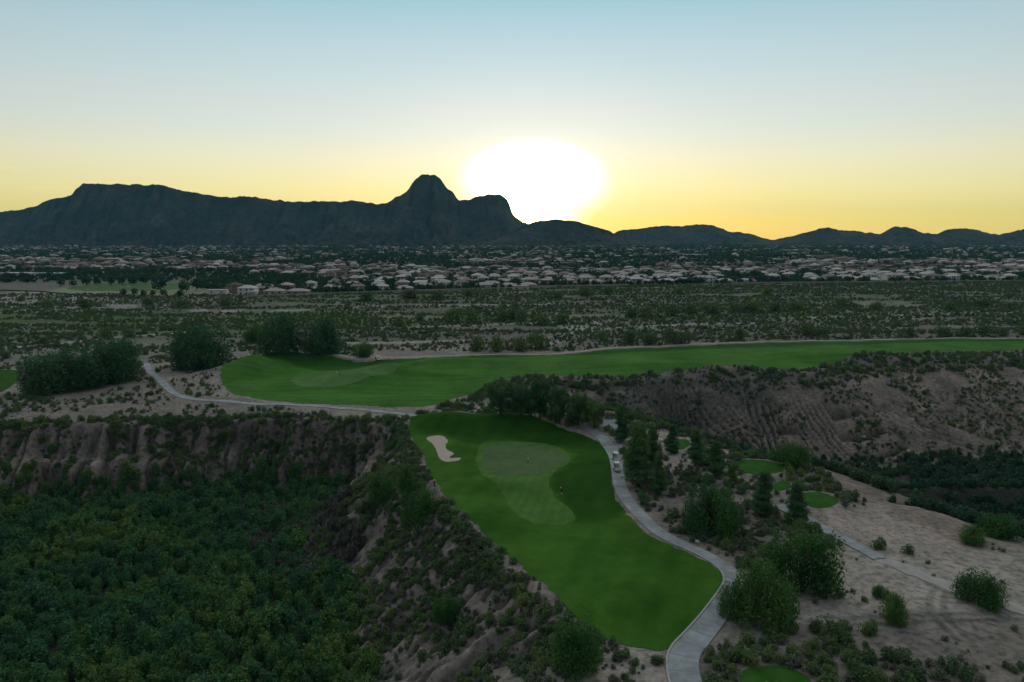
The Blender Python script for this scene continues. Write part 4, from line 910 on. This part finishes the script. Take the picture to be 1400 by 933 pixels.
def person(px, py, rz, label, shirt, trousers, bend=0.0, crouch=0.0, cap='cloth_white', arms='down'):
    o = empty('person')
    hip = .92*(1-.45*crouch); kx = .22*crouch+.02
    P0 = (0, .0, hip); sh = hip+.50*math.cos(bend); sy = -.50*math.sin(bend)
    J = [(0, 0, hip, .13, .11), (0, sy*.5, hip+(sh-hip)*.5, .125, .095), (0, sy*.92, hip+(sh-hip)*.92, .15, .09), (0, sy*1.12, sh+.06, .055), (0, sy*1.3-.02, sh+.14, .075, .085), (0, sy*1.42-.03, sh+.24, .08, .095)]
    E = [(0, 1), (1, 2), (2, 3), (3, 4), (4, 5)]
    sh_J = list(J[:3]); sh_E = [(0, 1), (1, 2)]; tr_J = [(0, 0, hip, .14, .12)]; tr_E = []
    hands = []
    for s in (-1, 1):
        n = len(J)
        if arms == 'putt': el = (s*.2, sy-.2, sh-.2); ha = (s*.05, sy-.34, sh-.42)
        elif arms == 'wide': el = (s*.36, sy-.04, sh-.18); ha = (s*.5, sy-.18, sh-.3)
        else: el = (s*.25, sy*.95+.02, sh-.26); ha = (s*.26, sy*.9-.08, sh-.5)
        J += [(s*.18, sy*.95, sh-.03, .06), (*el, .042), (*ha, .028), (ha[0], ha[1]-.03, ha[2]-.07, .034, .02)]
        E += [(2, n), (n, n+1), (n+1, n+2), (n+2, n+3)]
        for q in range(4):
            m_ = len(J); J += [(ha[0]+(q-1.5)*.019, ha[1]-.045, ha[2]-.12, .009), (ha[0]+(q-1.5)*.02, ha[1]-.06-.01*(q % 2), ha[2]-.155+.008*abs(q-1.5), .008)]; E += [(n+3, m_), (m_, m_+1)]
        m_ = len(J); J += [(ha[0]-s*.035, ha[1]-.05, ha[2]-.07, .01), (ha[0]-s*.045, ha[1]-.075, ha[2]-.1, .009)]; E += [(n+3, m_), (m_, m_+1)]
        k = len(sh_J); sh_J += [(s*.18, sy*.95, sh-.03, .076), (*el, .056), (ha[0]*.9+el[0]*.1, ha[1]*.9+el[1]*.1, ha[2]*.9+el[2]*.1, .042)]; sh_E += [(2, k), (k, k+1), (k+1, k+2)]
        n = len(J); kn = (s*.11, -.30*crouch-.02, hip*.52); an_ = (s*.12, .05+.08*crouch, .1)
        J += [(s*.1, 0, hip-.08, .09), (*kn, .06), (*an_, .042), (s*.14, an_[1]-.17, .045, .04, .03)]
        E += [(0, n), (n, n+1), (n+1, n+2), (n+2, n+3)]
        k = len(tr_J); tr_J += [(s*.1, 0, hip-.08, .105), (*kn, .076), (an_[0], an_[1], .14, .058)]; tr_E += [(0, k), (k, k+1), (k+1, k+2)]
    body = skin_obj('body', J, E, M['skin'], o)
    skin_obj('shirt', [(a, b_, c, r_*1.12+.004, (q[0] if q else r_)*1.14+.004) for a, b_, c, r_, *q in sh_J], sh_E, M[shirt], o)
    skin_obj('trousers', tr_J, tr_E, M[trousers], o)
    hx, hy, hz = J[5][0], J[5][1], J[5][2]
    c = MB()
    for (z0, r0, z1, r1) in ((hz+.0, .098, hz+.05, .096), (hz+.05, .096, hz+.1, .06)): c.tube([(hx, hy+.005, z0), (hx, hy, z1)], [r0, r1], 14)
    c.box(hx-.07, hx+.07, hy-.19, hy-.06, hz+.01, hz+.025)
    link('cap', c.mesh('cap', M[cap], False), o)
    # face and shoes
    f = MB(); f.tube([(hx, hy-.09, hz-.02), (hx, hy-.115, hz-.045)], [.012, .016], 6); link('nose', f.mesh('nose', M['skin'], True), o)
    for s in (-1, 1):
        e = MB(); e.tube([(hx+s*.032, hy-.088, hz-.012), (hx+s*.032, hy-.096, hz-.012)], .009, 8); link('eye', e.mesh('eye', M['black']), o)
        e = MB(); e.tube([(hx+s*.078, hy+.005, hz-.03), (hx+s*.092, hy+.01, hz-.03)], [.028, .022], 8); link('ear', e.mesh('ear', M['skin']), o)
        an_y = .05+.08*crouch; q = MB(); q.box(s*.12-.05, s*.12+.06, an_y-.22, an_y+.06, 0, .09); link('shoe', q.mesh('shoe', M['cloth_white'], False, .02), o)
    e = MB(); e.box(hx-.026, hx+.026, hy-.092, hy-.086, hz-.078, hz-.07); link('mouth', e.mesh('mouth', M['bag_red']), o)
    x, y, _ = hit(px, py); o.location = (x, y, H1(x, y)+.1); o.rotation_euler = (0, 0, rz)
    return tag(o, label, 'person')
person(465, 516, 1.8, 'person in all black standing on the far green', 'cloth_black', 'cloth_navy', cap='cloth_black')
person(460.5, 515, -1.2, 'person in a white shirt on the far green', 'cloth_white', 'cloth_grey')
person(594, 668, 1.2, 'person in black with a white cap standing at the left edge of the fairway', 'cloth_black', 'cloth_black')
person(768, 676, -.5, 'stooping person in dark clothes with a pale cap right of the green apron', 'cloth_maroon', 'cloth_black', .75, .45, arms='putt')
person(721.5, 637, .3, 'person in blue grey clothes with arms out on the near green', 'cloth_grey', 'cloth_grey', .3, .15, arms='wide')

# ------------------------------------------------------------------ suburb
STUCCO = [plain('stucco_cream', (.46, .42, .38), .9), plain('stucco_white', (.62, .59, .56), .9), plain('stucco_pink', (.28, .22, .19), .9), plain('stucco_tan', (.22, .175, .135), .9)]
ROOFM = [plain('roof_tiles_pale', (.34, .31, .295), .9), plain('roof_tiles_pink', (.19, .15, .135), .9), plain('roof_tiles_brown', (.09, .068, .058), .9), plain('roof_coating_white', (.44, .41, .39), .9)]
WIN = plain('window_glass', (.03, .035, .04), .15, .6); DOORM = plain('painted_door', (.38, .35, .3), .6)
def house_parts(v):
    """list of (part name, MB, material key); v picks the plan"""
    L = []; g = random.Random(900+v)
    if v == 0: boxes = [(-8, 8, -5, 5, 3.0)]; ext = [(-8, -2, -8.5, -5, 2.8)]
    elif v == 1: boxes = [(-7, 7, -5.5, 5.5, 5.6)]; ext = [(2, 9, -8, -3, 2.9)]
    elif v == 2: boxes = [(-9, 9, -4.5, 5, 3.0)]; ext = [(3, 9, -8.5, -4.5, 2.8)]
    elif v == 3: boxes = [(-6, 6, -6, 6, 5.8)]; ext = [(-10.5, -6, -4, 4, 3.0)]
    else: boxes = [(-10, 10, -6, 6, 3.4)]; ext = [(-4, 3, -8, -6, 3.4)]
    w = MB(); r_ = MB()
    for a in boxes+ext: w.box(a[0], a[1], a[2], a[3], -.8, a[4])
    if v == 4:
        for a in boxes+ext:
            r_.box(a[0]-.2, a[1]+.2, a[2]-.2, a[3]+.2, a[4], a[4]+.55)
    else:
        for i, a in enumerate(boxes+ext): r_.hip(a[0]-.5, a[1]+.5, a[2]-.5, a[3]+(.5 if i < len(boxes) else 1.5), a[4]+.01*i, min(a[1]-a[0], a[3]-a[2])*.21, 0, .0 if i == 0 else .0)
    L.append(('wall', w, 'w')); L.append(('roof', r_, 'r'))
    c = MB(); b0 = boxes[0]; c.box(b0[0]+3, b0[0]+4, 0, 1, b0[4], b0[4]+2.6); L.append(('chimney', c, 'w'))
    for fy in (-1, 1):
        y = boxes[0][2] if fy < 0 else boxes[0][3]; yy = (y-.06, y-.003) if fy < 0 else (y+.003, y+.06)
        for z in ([1.0] if boxes[0][4] < 4 else [1.0, 3.7]):
            for x in (b0[0]+2, (b0[0]+b0[1])/2, b0[1]-3.4):
                if fy < 0 and z < 2 and any(e[0]-1.6 < x < e[1] for e in ext): continue
                q = MB(); q.box(x, x+1.5, yy[0], yy[1], z, z+1.3); L.append(('window', q, 'g'))
    e = ext[0]; gd = MB(); gd.box(e[0]+.8, e[1]-.8, e[2]-.05, e[2]-.003, 0, 2.2); L.append(('garage_door', gd, 'd'))
    return L
PLANS = [house_parts(v) for v in range(5)]
_pm = {}
def pmesh(v, k, wi, ri):
    nm, b_, mk = PLANS[v][k]; m = {'w': STUCCO[wi], 'r': ROOFM[ri], 'g': WIN, 'd': DOORM}[mk]; key = (v, k, m.name)
    if key not in _pm: _pm[key] = b_.mesh(nm, m)
    return nm, _pm[key]
_whole = {}
def whole(v, wi, ri):
    if (v, wi, ri) not in _whole:
        b_ = MB()
        for nm, q, mk in PLANS[v]: b_.add(q.v, q.f, 'wrgd'.index(mk))
        _whole[v, wi, ri] = b_.mesh('house', [STUCCO[wi], ROOFM[ri], WIN, DOORM])
    return _whole[v, wi, ri]
front = poly([(-200,396),(0,396),(262,386),(275,396),(310,399),(335,407),(450,403),(560,399),(700,395.5),(760,393),(860,391),(1000,388.5),(1150,387.5),(1400,385.5),(1700,385)])
def front_y(x): return np.interp(x, front[:, 0], front[:, 1])
def park_free(x, y):
    u_, v_, d = proj(x, y, 0)
    return ~(inpoly(u_, v_, np.array([(-150,402),(-150,392),(70,386),(262,386),(285,402)], float)))
def sub_free(x, y):
    u_, v_, d = proj(x, y, 0)
    return ~(inpoly(u_, v_, np.array([(-150,402),(-150,376),(250,372),(275,385),(285,402)], float)))
HO = []
rowk = 0; yy = 640.
while yy < 3300:
    far = yy > 1500; step = 30 if not far else 48
    w_ = .80*yy+80; xs_ = -w_
    while xs_ < w_:
        cx = xs_+random.uniform(-2, 2); cy = yy+14*math.sin(cx/170+rowk*.2)+random.uniform(-2, 2)
        xs_ += random.uniform(19, 24) if not far else random.uniform(26, 50)
        if cy < front_y(cx)+12 or not sub_free(np.array([cx]), np.array([cy]))[0]: continue
        g = float(fbm(np.array([cx/150]), np.array([cy/190]), 700)[0]); lim = .62 if yy < 1150 else .58 if yy < 1500 else .56
        if cx < -.27*cy and yy < 1200: lim = .50
        if g > lim or random.random() < (.04 if cy < 900 else .12 if cy < 1150 else .28)+(.05 if far else 0)+(.14 if cx > .12*cy else 0): continue
        pale = (cy < front_y(cx)+190 and cx > -.28*cy) or random.random() < .25
        HO.append((cx, cy, random.choice([0, math.pi])+random.gauss(0, .12)+.25*math.cos(cx/170+rowk*.2)*.3, random.choice([0, 0, 1, 2, 2, 3]+([4] if yy > 900 else [])),
                   random.choice([0, 1, 1, 0, 2] if pale else [0, 2, 2, 3]), random.choice([0, 0, 0, 1, 3] if pale else [1, 1, 2, 2, 0]), random.uniform(.8, 1.1)))
    yy += step*random.uniform(.9, 1.15); rowk += 1
HO.sort(key=lambda h: math.hypot(h[0], h[1]))
def vis(h): u_, v_, d = proj(h[0], h[1], 3); return -8 < u_ < 1408
HV = [h for h in HO if vis(h)]; HR = [h for h in HO if not vis(h)]
nind = 295; PLN = ['low house with a hipped roof and a front garage wing', 'two storey house with a low side garage', 'long low house with hipped roof and garage at one end', 'square two storey house with a low annex', 'flat roofed house with parapet']
WN = ['cream', 'white', 'pinkish', 'tan']; RN = ['pale tiled', 'pink tiled', 'brown tiled', 'white']
def sector(x):
    u_ = 700+F*x[0]/x[1]; s = ['at the far left edge', 'on the left', 'left of the sharp peak', 'under the sharp peak', 'below the setting sun', 'right of the setting sun', 'on the right', 'at the far right edge']
    return s[min(7, max(0, int(u_/175)))]
for i, (x, y, rz, v, wi, ri, s) in enumerate(HV[:nind]):
    lab = '%s %s, %s roof, %s of the suburb, %s' % (WN[wi], PLN[v], RN[ri], 'in the front rows' if y < front_y(x)+75 else 'in the middle rows', sector((x, y))); lab = ' '.join(lab.split()[:26])
    lab = '%s %s house, %s roof, %s, %s' % (WN[wi], ['gabled single storey', 'two storey', 'long low', 'square two storey', 'flat roofed'][v], RN[ri], 'front rows' if y < front_y(x)+75 else 'middle rows', sector((x, y)))
    z = H1(x, y)
    if i < 90:
        o = empty('house', (x, y, z), rz); o.scale = (s, s, s)
        for k in range(len(PLANS[v])):
            nm, me = pmesh(v, k, wi, ri); link(nm, me, o)
    else: o = link('house', whole(v, wi, ri), None, (x, y, z), rz, (s, s, s))
    tag(o, lab, 'house', 'suburb houses, '+lab)
if True:
    by = {}
    for (x, y, rz, v, wi, ri, s) in HV[nind:]+HR: by.setdefault((v, wi, ri), []).append((x, y, rz, s))
    keys = []; P_ = []; idx = []
    for q, (k, L) in enumerate(sorted(by.items())):
        BV['house', k] = whole(*k); keys.append(('house', k))
        for x, y, rz, s in L: P_.append((x, y, H1(x, y), s, rz, s)); idx.append(q)
    def scatter_idx(name, keys, pts, idx, label, cat):
        o = gn_scatter(name, keys, pts, 'stuff', label, cat)
        o.data.attributes['pidx'].data.foreach_set('value', (len(keys)-1-np.array(idx)).astype(np.int32)); return o
    scatter_idx('distant_houses', keys, P_, idx, 'hundreds of small houses spread back to the foot of the mountains', 'houses')
print('houses', len(HO), len(HV))
# trees of the suburb
n = 52000; yv = 640+3500*RNG.random(n)**1.25; xv = RNG.uniform(-1, 1, n)*(.8*yv+60)
dens = fbm(xv/120, yv/150, 720); keep = (yv > front_y(xv)+2) & park_free(xv, yv) & (RNG.random(n) < np.where(yv < 1000, .85, .9)*sstep(.25, .5, dens+.15))
xv, yv = xv[keep], yv[keep]
hx = np.array([(h[0], h[1]) for h in HO]); cell = {}
for a, b_ in hx: cell.setdefault((int(a//20), int(b_//20)), []).append((a, b_))
def clear(a, b_):
    i, j_ = int(a//20), int(b_//20)
    for p in (-1, 0, 1):
        for q in (-1, 0, 1):
            for (c, d_) in cell.get((i+p, j_+q), ()):
                if abs(a-c) < 9.5 and abs(b_-d_) < 8.0: return False
    return True
k = np.array([clear(a, b_) for a, b_ in zip(xv, yv)]); xv, yv = xv[k], yv[k]
s = RNG.uniform(.55, 1.1, len(xv)); cyp = RNG.random(len(xv)) < .04
s = s*np.where(yv > 1500, 1.15, 1)
order = np.argsort(-(s/np.hypot(xv, yv))*(np.abs(xv/yv) < .7)); top = order[:290]
yt = MB(); yt.tube([(0, 0, -.5), (0, 0, 2.5)], [.22, .14], 6)
tm = yt.mesh('yard_trunk', M['bark'], True)
for q in top:
    x, y = float(xv[q]), float(yv[q]); sx = float(s[q]); c = bool(cyp[q])
    o = empty('yard_tree' if not c else 'cypress_tree', (x, y, H1(x, y)), random.random()*6); o.scale = (sx, sx, sx*random.uniform(.8, 1.15))
    link('trunk', tm, o); link('crown', BV['cypress', random.randrange(2)] if c else BV['yard', random.randrange(5)], o)
    w_ = 'in the front yards' if y < front_y(x)+90 else 'between the middle rows'
    tag(o, ('slim dark cypress ' if c else 'round dark yard tree ')+w_+' of houses, '+sector((x, y)), 'tree', ('cypresses' if c else 'yard trees')+' '+w_+', '+sector((x, y)))
rst = np.setdiff1d(np.arange(len(xv)), top); xr, yr, sr = xv[rst], yv[rst], s[rst]
gn_scatter('distant_trees', [('yard', i) for i in range(5)], np.stack([xr, yr, H(xr, yr), sr, RNG.uniform(0, 6.28, len(xr)), sr*RNG.uniform(.7, 1.1, len(xr))], 1), 'stuff', 'dark trees filling the suburb back to the mountains', 'trees')
# scrub belt at the foot of the mountains
n = 9000; y_ = RNG.uniform(2700, 4300, n); x_ = RNG.uniform(-.85, .85, n)*y_; k = fbm(x_/300, y_/200, 731) > .4; x_, y_ = x_[k], y_[k]
gn_scatter('foothill_scrub', [('yard', i) for i in range(5)], np.stack([x_, y_, H(x_, y_), x_*0+1.0, RNG.uniform(0, 6.28, len(x_)), x_*0+.7], 1), 'stuff', 'low dark scrub at the foot of the mountains', 'scrub')
print('yard trees', len(xv))
# low block wall along the front of the suburb
M['blockwall'] = plain('pale_block_wall', (.33, .29, .26), .9); M['brownwall'] = plain('brown_block_wall', (.12, .08, .06), .9)
def wall(pts, h, m, label, th=.3):
    b_ = MB(); P = [Vector(p).to_2d() for p in pts]
    for p, q in zip(P[:-1], P[1:]):
        d = (q-p).normalized(); n_ = Vector((-d.y, d.x))*th/2; z = min(H1(*p), H1(*q))
        c = [p-n_, q-n_, q+n_, p+n_]
        b_.add([(a.x, a.y, zz) for zz in (z-1, z+h) for a in c], [(3, 2, 1, 0), (4, 5, 6, 7), (0, 1, 5, 4), (1, 2, 6, 5), (2, 3, 7, 6), (3, 0, 4, 7)])
        pil = Vector(p); s_ = .3; b_.box(pil.x-s_, pil.x+s_, pil.y-s_, pil.y+s_, z-1, z+h+.15)
    o = link('block_wall', b_.mesh('block_wall', m)); return tag(o, label, 'wall')
wall(front[5:11], 2.0, M['blockwall'], 'pale block wall along the front row of houses, left and centre')
wall(front[11:14], 2.0, M['blockwall'], 'pale block wall along the front row of houses on the right')
wall(poly([(262,389),(282,394),(305,398.5),(330,403.5)]), 2.2, M['brownwall'], 'dark brown wall running from the park to the first houses')
wall(poly([(0,398),(60,400),(120,406),(180,405)]), 1.2, M['brownwall'], 'low dark wall along the near side of the park')
# sheds and larger buildings
def shed(px, py, w, d_, h, m, roofm, label, name='shed', rz=0.0, cat='building'):
    x, y, _ = hit(px, py); o = empty(name, (x, y, H1(x, y)), rz); q = MB(); q.box(-w/2, w/2, 0, d_, -.5, h); link('wall', q.mesh('wall', m), o)
    r2 = MB(); r2.box(-w/2-.3, w/2+.3, -.3, d_+.3, h, h+.35); link('roof', r2.mesh('roof', roofm, False), o)
    k = max(2, int(w/6))
    for i in range(k):
        g_ = MB(); xx = -w/2+(i+.5)*w/k; g_.box(xx-.8, xx+.8, -.06, -.003, .9, 2.2); link('window', g_.mesh('window', WIN), o)
    return tag(o, label, cat)
BLUE = plain('blue_metal_roof', (.16, .3, .36), .5)
shed(296, 402.5, 17, 6, 3.4, STUCCO[1], ROOFM[3], 'white flat shed beside the brown wall right of the park')
shed(712, 397, 15, 6, 3.6, STUCCO[0], ROOFM[0], 'pale flat utility building in front of the houses, centre', 'utility_building')
shed(18, 379, 40, 18, 4.5, STUCCO[0], ROOFM[3], 'long pale school block at the far left edge', 'school_building')
shed(64, 379, 32, 18, 4.2, STUCCO[1], BLUE, 'school block with a pale blue roof beside the park', 'school_building')
shed(55, 357, 62, 30, 5, STUCCO[0], ROOFM[3], 'wide pale roofed building behind the school, far left', 'school_building')
shed(142, 359, 46, 26, 6, STUCCO[3], plain('ochre_roof', (.3, .22, .12), .8), 'ochre roofed hall among trees behind the school', 'hall')
shed(951, 351, 60, 30, 5, STUCCO[1], BLUE, 'distant long building with a pale blue roof right of the sun', 'warehouse')
shed(1130, 355, 46, 25, 8, STUCCO[2], ROOFM[2], 'distant tall brown hall in the suburb on the right', 'hall')
# row of round trees by the park
for i, (a, b_, c) in enumerate([(83,392,12),(100,392,11),(118,391,13),(134,391,12),(151,390.5,14),(167,390,14),(183,390,13),(198,389,12),(211,388,11),(170,405,12),(184,405,12),(198,405.5,11),(209,406,10),(225,406,11),(247,407,12),(220,399,24),(255,400,20),(268,398,18)]):
    x, y, _ = hit(a, b_); _, _, d = proj(x, y, 0); k = c*d/F/7
    o = empty('park_tree', (x, y, H1(x, y)), random.random()*6); o.scale = (k, k, k*1.05); link('trunk', tm, o); link('crown', BV['yard', i % 5], o)
    tag(o, 'round dark tree in the evenly spaced row behind the park lawn' if i < 9 else 'round dark tree beside the dirt lot in front of the park lawn', 'tree', 'park trees behind the lawn' if i < 9 else 'park trees in front of the lawn')
EAST0, EAST1, EAST2, HAZE = (122,115,118), (124,127,133), (130,141,152), 0.00003

# ------------------------------------------------------------------ sky, sun, air
SUN_AZ = math.atan2((722-700)/F, cp); SUN_EL = R(1.0)
sun_dir = Vector((math.sin(SUN_AZ)*math.cos(SUN_EL), math.cos(SUN_AZ)*math.cos(SUN_EL), math.sin(SUN_EL)))
w = bpy.data.worlds.new('World'); sc.world = w; w.use_nodes = True; nt = w.node_tree
bg = nt.nodes['Background']
sky = N(nt, 'ShaderNodeTexSky', sky_type='NISHITA'); sky.sun_disc = False
sky.sun_elevation = SUN_EL; sky.sun_rotation = SUN_AZ; sky.altitude = 700; sky.air_density = 1.0; sky.dust_density = .6; sky.ozone_density = 1.0
def mth(op, a, b=None, c=None, clamp=False):
    n = nt.nodes.new('ShaderNodeMath'); n.operation = op; n.use_clamp = clamp
    for i, q in enumerate((a, b, c)):
        if q is None: continue
        if isinstance(q, (int, float)): n.inputs[i].default_value = q
        else: nt.links.new(q, n.inputs[i])
    return n.outputs[0]
def lin(c): return tuple(((v/255)/12.92 if v/255 <= .04045 else ((v/255+.055)/1.055)**2.4) for v in c)
def rampo(fac, stops):
    r = ramp(nt, stops); nt.links.new(fac, r.inputs[0]); return r.outputs[0]
def mixc(fac, a, b, typ='MIX'):
    n = nt.nodes.new('ShaderNodeMix'); n.data_type = 'RGBA'; n.blend_type = typ; n.clamp_factor = True
    for i, q in ((0, fac), (6, a), (7, b)):
        if isinstance(q, (int, float)): n.inputs[i].default_value = q
        elif isinstance(q, tuple): n.inputs[i].default_value = (*q, 1)
        else: nt.links.new(q, n.inputs[i])
    return n.outputs[2]
tc = N(nt, 'ShaderNodeTexCoord'); sx = N(nt, 'ShaderNodeSeparateXYZ'); nt.links.new(tc.outputs['Generated'], sx.inputs[0])
X_, Y_, Z_ = sx.outputs
el = mth('MULTIPLY', mth('ARCSINE', Z_), 180/math.pi)            # degrees above the horizon
az = mth('MULTIPLY', mth('ARCTAN2', X_, Y_), 180/math.pi)
azs = mth('SUBTRACT', az, math.degrees(SUN_AZ))
pos = mth('SQRT', mth('DIVIDE', mth('MAXIMUM', el, 0.0), 90.0))
P = lambda e: math.sqrt(e/90)
west = rampo(pos, [(0, (1.08, .80, .13)), (P(1.3), (1.08, .88, .19)), (P(3.4), (1.02, .92, .42)), (P(5.6), lin((246,243,208))), (P(7.8), lin((225,235,226))), (P(9.4), lin((218,228,226))), (P(10.9), lin((206,225,226))), (P(13.9), lin((186,214,224))), (P(16.8), lin((158,202,216))), (P(20), (.42, .62, .66)), (P(30), (1.55, 1.6, 1.5)), (P(45), (1.5, 1.5, 1.42)), (P(65), (.55, .62, .66)), (1, lin((186,200,210)))])  # bright band high in the west, out of view, added to light the ground
east = rampo(pos, [(0, lin(EAST0)), (P(8), lin(EAST1)), (P(25), lin(EAST2)), (P(55), lin((138,152,168))), (1, lin((186,200,210)))])
side = mth('POWER', mth('MULTIPLY', mth('SUBTRACT', 1.0, mth('COSINE', mth('MULTIPLY', azs, math.pi/180))), .5), .8, clamp=True)
base = mixc(side, west, east)
fall = mth('SUBTRACT', 1.0, mth('MULTIPLY', mth('POWER', mth('ABSOLUTE', mth('DIVIDE', azs, 38.0)), 2.0), .07)); fall = mth('MAXIMUM', fall, .8)

# pale glow above the sun and the sun's own surroundings
gx_ = mth('DIVIDE', mth('SUBTRACT', azs, .4), 5.9); gy_ = mth('DIVIDE', mth('SUBTRACT', el, 3.9), 3.25)
gd = mth('SQRT', mth('ADD', mth('MULTIPLY', gx_, gx_), mth('MULTIPLY', gy_, gy_)))
hx_ = mth('DIVIDE', mth('SUBTRACT', azs, .1), 4.5); hy_ = mth('DIVIDE', mth('SUBTRACT', el, 1.9), 2.9)
gd = mth('SMOOTH_MIN', gd, mth('SQRT', mth('ADD', mth('MULTIPLY', hx_, hx_), mth('MULTIPLY', hy_, hy_))), .12)
g1 = rampo(mth('DIVIDE', gd, 3.0), [(0, (18, 14, 9)), (.16, (9, 8, 6)), (.24, (.9, .9, .9)), (.26, (.78, .78, .78)), (.31, (.42, .42, .44)), (.36, (.11, .11, .12)), (.5, (.05, .05, .05)), (.8, (.015, .014, .012)), (1, (0, 0, 0))])
sd_ = mth('SQRT', mth('ADD', mth('MULTIPLY', azs, azs), mth('POWER', mth('SUBTRACT', el, 1.0), 2.0)))
core = rampo(mth('DIVIDE', sd_, 2.0), [(0, (1, .97, .9)), (.13, (1, .95, .7)), (.22, (1, .82, .30)), (.5, (1, .93, .62)), (.8, (1, 1, 1))])
col = mixc(1.0, base, g1, 'ADD')
fall_n = nt.nodes.new('ShaderNodeCombineColor'); [nt.links.new(fall, fall_n.inputs[i]) for i in range(3)]
col = mixc(1.0, col, fall_n.outputs[0], 'MULTIPLY')
cc = nt.nodes.new('ShaderNodeMix'); cc.data_type = 'RGBA'; cc.blend_type = 'MULTIPLY'; cc.inputs[0].default_value = 1.0; nt.links.new(col, cc.inputs[6]); nt.links.new(core, cc.inputs[7]); col = cc.outputs[2]
# faint cirrus low on the left
mp = N(nt, 'ShaderNodeMapping'); mp.inputs['Scale'].default_value = (12, 12, 120); nt.links.new(tc.outputs['Generated'], mp.inputs[0])
cn = N(nt, 'ShaderNodeTexNoise', Scale=1.6, Detail=6.0); nt.links.new(mp.outputs[0], cn.inputs['Vector'])
cm = mth('MULTIPLY', mth('POWER', 2.718, mth('MULTIPLY', mth('ADD', mth('POWER', mth('DIVIDE', mth('ADD', az, 34.0), 5.0), 2.0), mth('POWER', mth('DIVIDE', mth('SUBTRACT', el, 3.6), 1.1), 2.0)), -1.0)), mth('MULTIPLY', mth('SUBTRACT', cn.outputs['Fac'], .5), 3.0), clamp=True)
col = mixc(cm, col, lin((255,238,150)))
nish = mixc(.03, col, sky.outputs[0])
nt.links.new(nish, bg.inputs[0]); bg.inputs[1].default_value = 1.0
sl = bpy.data.lights.new('sun', 'SUN'); so = bpy.data.objects.new('sun', sl); COL.objects.link(so)
sl.energy = 2.0; sl.angle = R(.5); sl.color = (1, .62, .32)
so.rotation_euler = (-sun_dir).to_track_quat('-Z', 'Y').to_euler()

# haze
if HAZE > 0:
    q = MB(); q.box(-10500, 10500, -10500, 10500, GMIN-1, 440); o = link('haze', q.mesh('haze', []))
    hm = bpy.data.materials.new('haze'); hm.use_nodes = True; ht = hm.node_tree; ht.nodes.clear()
    ho = ht.nodes.new('ShaderNodeOutputMaterial'); pv = ht.nodes.new('ShaderNodeVolumePrincipled'); pv.inputs['Density'].default_value = HAZE; pv.inputs['Color'].default_value = (.22, .72, 1, 1)
    pv.inputs['Anisotropy'].default_value = 0; ht.links.new(pv.outputs[0], ho.inputs['Volume']); o.data.materials.append(hm); tag(o, 'thin evening haze over the valley', 'haze', kind='stuff')
sc.view_settings.view_transform = 'Standard'; sc.view_settings.look = 'None'; sc.view_settings.exposure = 0; sc.view_settings.gamma = 1
sc.cycles.use_denoising = True; sc.cycles.max_bounces = 5; sc.cycles.diffuse_bounces = 3; sc.cycles.transparent_max_bounces = 4; sc.cycles.volume_bounces = 0
